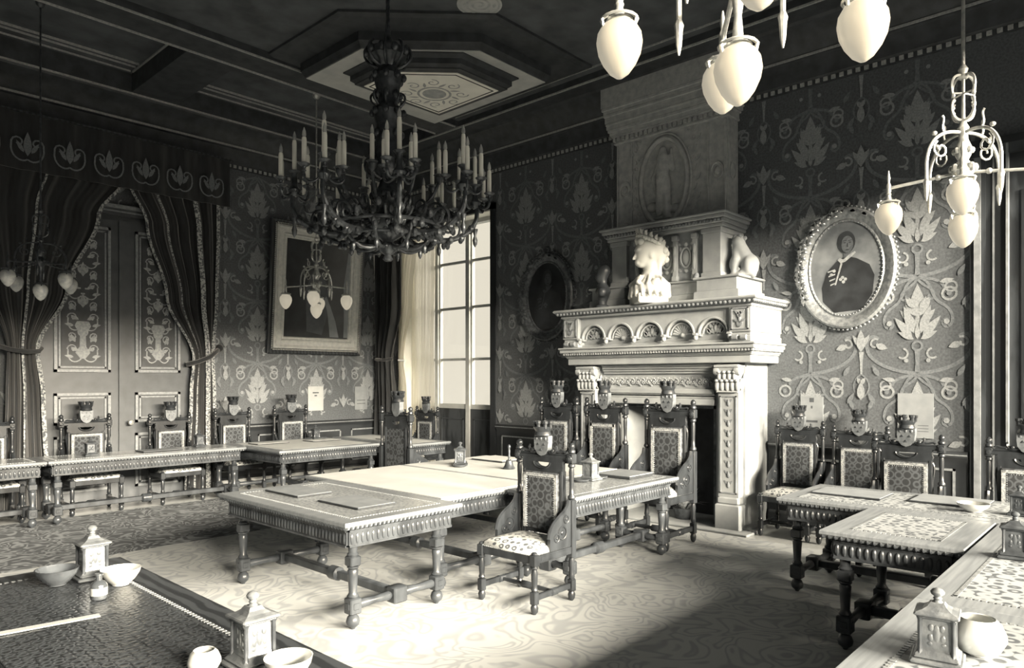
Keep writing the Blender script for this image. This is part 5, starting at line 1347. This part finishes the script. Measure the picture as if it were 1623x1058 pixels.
# ------------------------------------------------------------------ globe lamps
def globe_lamp(label, loc, rz, ztop, metal, glass):
    """local z = 0 at the tips of the four outer globes"""
    t = thing('globe_chandelier', label, 'chandelier', loc, rz, 'globe chandeliers with egg-shaped glasses')
    m = MB(); m.lathe([(.011,1.0),(.011,ztop)], n=8); m.lathe([(.06,ztop),(.05,ztop-.03),(.02,ztop-.06)], n=14); m.build('rod', metal, t)
    m = MB(); m.lathe([(.02,.30),(.05,.33),(.07,.37),(.05,.41),(.03,.44),(.045,.47),(.05,.52),(.03,.57),(.025,.62),(.035,.65),(.02,.68),(.012,.72),(.010,1.0)], n=16)
    for k in range(8): a = k*PI/4; m.ell((.065*math.cos(a),.065*math.sin(a),.385),(.02,.02,.03),7,5); m.ell((.05*math.cos(a),.05*math.sin(a),.50),(.016,.016,.022),7,5)
    m.build('body', metal, t)
    m = MB()
    for k in range(4):
        a = k*PI/2+PI/4; ca, sa = math.cos(a), math.sin(a)
        m.tube([(ca*r,sa*r,z) for r,z in bez((.012,.99),(.10,1.0),(.10,.90),(.075,.86),10)], .009, 6); m.ell((ca*.078,sa*.078,.855),(.014,.014,.018),7,5)
        m.tube([(ca*r,sa*r,z) for r,z in bez((.02,.70),(.09,.70),(.10,.80),(.07,.83),10)], .009, 6); m.ell((ca*.08,sa*.08,.77),(.014,.014,.014),7,5)
        m.tube([(ca*.07,sa*.07,.87),(ca*.01,sa*.01,.875)], .006, 5)
    m.lathe([(.02,.965),(.035,.98),(.02,1.0),(.03,1.03),(.012,1.06)], n=10)
    m.build('lyre_cage', metal, t)
    def globe(parent, x, y, z):
        m = MB(); pr = [(.003,0),(.014,.004),(.038,.022),(.062,.055),(.080,.095),(.087,.135),(.082,.170),(.066,.198),(.045,.212),(.040,.216)]
        m.lathe(pr, (x,y,z), 22); m.build('glass_globe', glass, parent, smooth=60)
        m = MB(); m.lathe([(.045,.205),(.052,.212),(.052,.222),(.04,.228),(.02,.24),(.014,.27),(.018,.28),(.008,.3)], (x,y,z), 14)
        m.tube([(x+.068*math.cos(q),y+.068*math.sin(q),z+.222) for q in [2*PI*i/16 for i in range(16)]], .006, 5, closed=True)
        for k in range(3): q = 2*PI*k/3; m.tube([(x+.066*math.cos(q),y+.066*math.sin(q),z+.18),(x+.074*math.cos(q),y+.074*math.sin(q),z+.21),(x+.05*math.cos(q),y+.05*math.sin(q),z+.235)], .007, 5)
        m.build('gallery', metal, parent)
    for k in range(4):
        a = k*PI/2; ca, sa = math.cos(a), math.sin(a)
        m = MB(); m.tube([(ca*.03,sa*.03,.36),(ca*.43,sa*.43,.32)], .011, 7); m.lathe([(.01,.27),(.016,.30),(.016,.34),(.008,.36),(.012,.39),(.004,.44)], (ca*.43,sa*.43,0), 9)
        m.ell((ca*.14,sa*.14,.35),(.02,.02,.02),8,5)
        am = m.build('arm', metal, t); globe(am, ca*.43, sa*.43, 0)
        a += PI/4; ca, sa = math.cos(a), math.sin(a)
        m = MB(); m.tube([(ca*r,sa*r,z) for r,z in bez((.03,.62),(.18,.63),(.27,.55),(.28,.40),12)]+[(ca*.28,sa*.28,.27)], .011, 7); m.lathe([(.004,.16),(.012,.20),(.016,.26),(.02,.28),(.012,.3)], (ca*.28,sa*.28,0), 8)
        m.tube([(ca*r,sa*r,z) for r,z in spiral(.17,.50,.06,.015,R(60),-1.2,12)], .007, 5); m.tube([(ca*r,sa*r,z) for r,z in bez((.15,.62),(.17,.66),(.13,.70),(.16,.72),6)], .008, 5); m.ell((ca*.22,sa*.22,.60),(.018,.018,.015),7,5)
        m.build('hoop', metal, t)
    m = MB(); m.lathe([(.012,.10),(.02,.13),(.014,.2),(.03,.31)], n=10); am = m.build('centre_stem', metal, t); globe(am, 0, 0, -.13)
    return t
rz0 = math.atan2(.6783,.7347)
globe_lamp('bright brass globe chandelier cut off by the top edge above the camera', (2.47,1.15,2.84), rz0-R(9.5), ZC-2.84, M['brass'], M['globe'])
globe_lamp('bright brass globe chandelier hanging at the right before the door casing', (5.37,.96,2.69), rz0-R(33), ZC-2.69, M['brass'], M['globe'])
globe_lamp('dark globe chandelier hanging in front of the big framed painting', (5.65,9.1,2.72), rz0+R(10), 5.85-2.72, M['brass'], M['globe'])
globe_lamp('dim globe chandelier hanging in front of the left door curtain', (2.2,9.1,2.68), rz0-R(18), (5.85-2.68)/.85, M['bronze'], M['globedim']).scale = (.85,.85,.85)
# ------------------------------------------------------------------ camera, light
cam = bpy.data.cameras.new('camera'); co = bpy.data.objects.new('camera', cam); COL.objects.link(co)
co.location = (0, 0, 1.71); co.rotation_euler = (PI/2, 0, -math.atan2(1034, 1120)+0)
cam.sensor_fit = 'HORIZONTAL'; cam.sensor_width = 36; cam.lens = 36*1120/1623; cam.shift_x = .5/1623; cam.shift_y = (600-529)/1623
cam.clip_start = .05; S.camera = co
# heading: forward = (.7348,.6783)
co.rotation_euler = (PI/2, 0, -math.atan2(.7347531, .6783346))
w = bpy.data.worlds.new('sky'); S.world = w; w.use_nodes = True
bg = w.node_tree.nodes['Background']; bg.inputs[0].default_value = (1,.93,.80,1); bg.inputs[1].default_value = WORLD
def area(name, loc, rot, sx, sy, e, col=(1,.88,.70)):
    l = bpy.data.lights.new(name, 'AREA'); l.shape = 'RECTANGLE'; l.size = sx; l.size_y = sy; l.energy = e; l.color = col
    o = bpy.data.objects.new(name, l); COL.objects.link(o); o.location = loc; o.rotation_euler = rot; return o
# bright sky beyond the tall windows of the near wall, above the roofs opposite
area('bright_sky_over_roofs', (3.5,-21.5,8.65), (R(86),0,0), 34, 3.8, LOW)
S.view_settings.view_transform = 'Standard'; S.view_settings.look = 'None'; S.view_settings.exposure = EXPO; S.view_settings.gamma = 1; S.view_settings.use_curve_mapping = False
S.cycles.use_denoising = True
S.cycles.max_bounces = 8; S.cycles.diffuse_bounces = 5; S.cycles.sample_clamp_indirect = 6
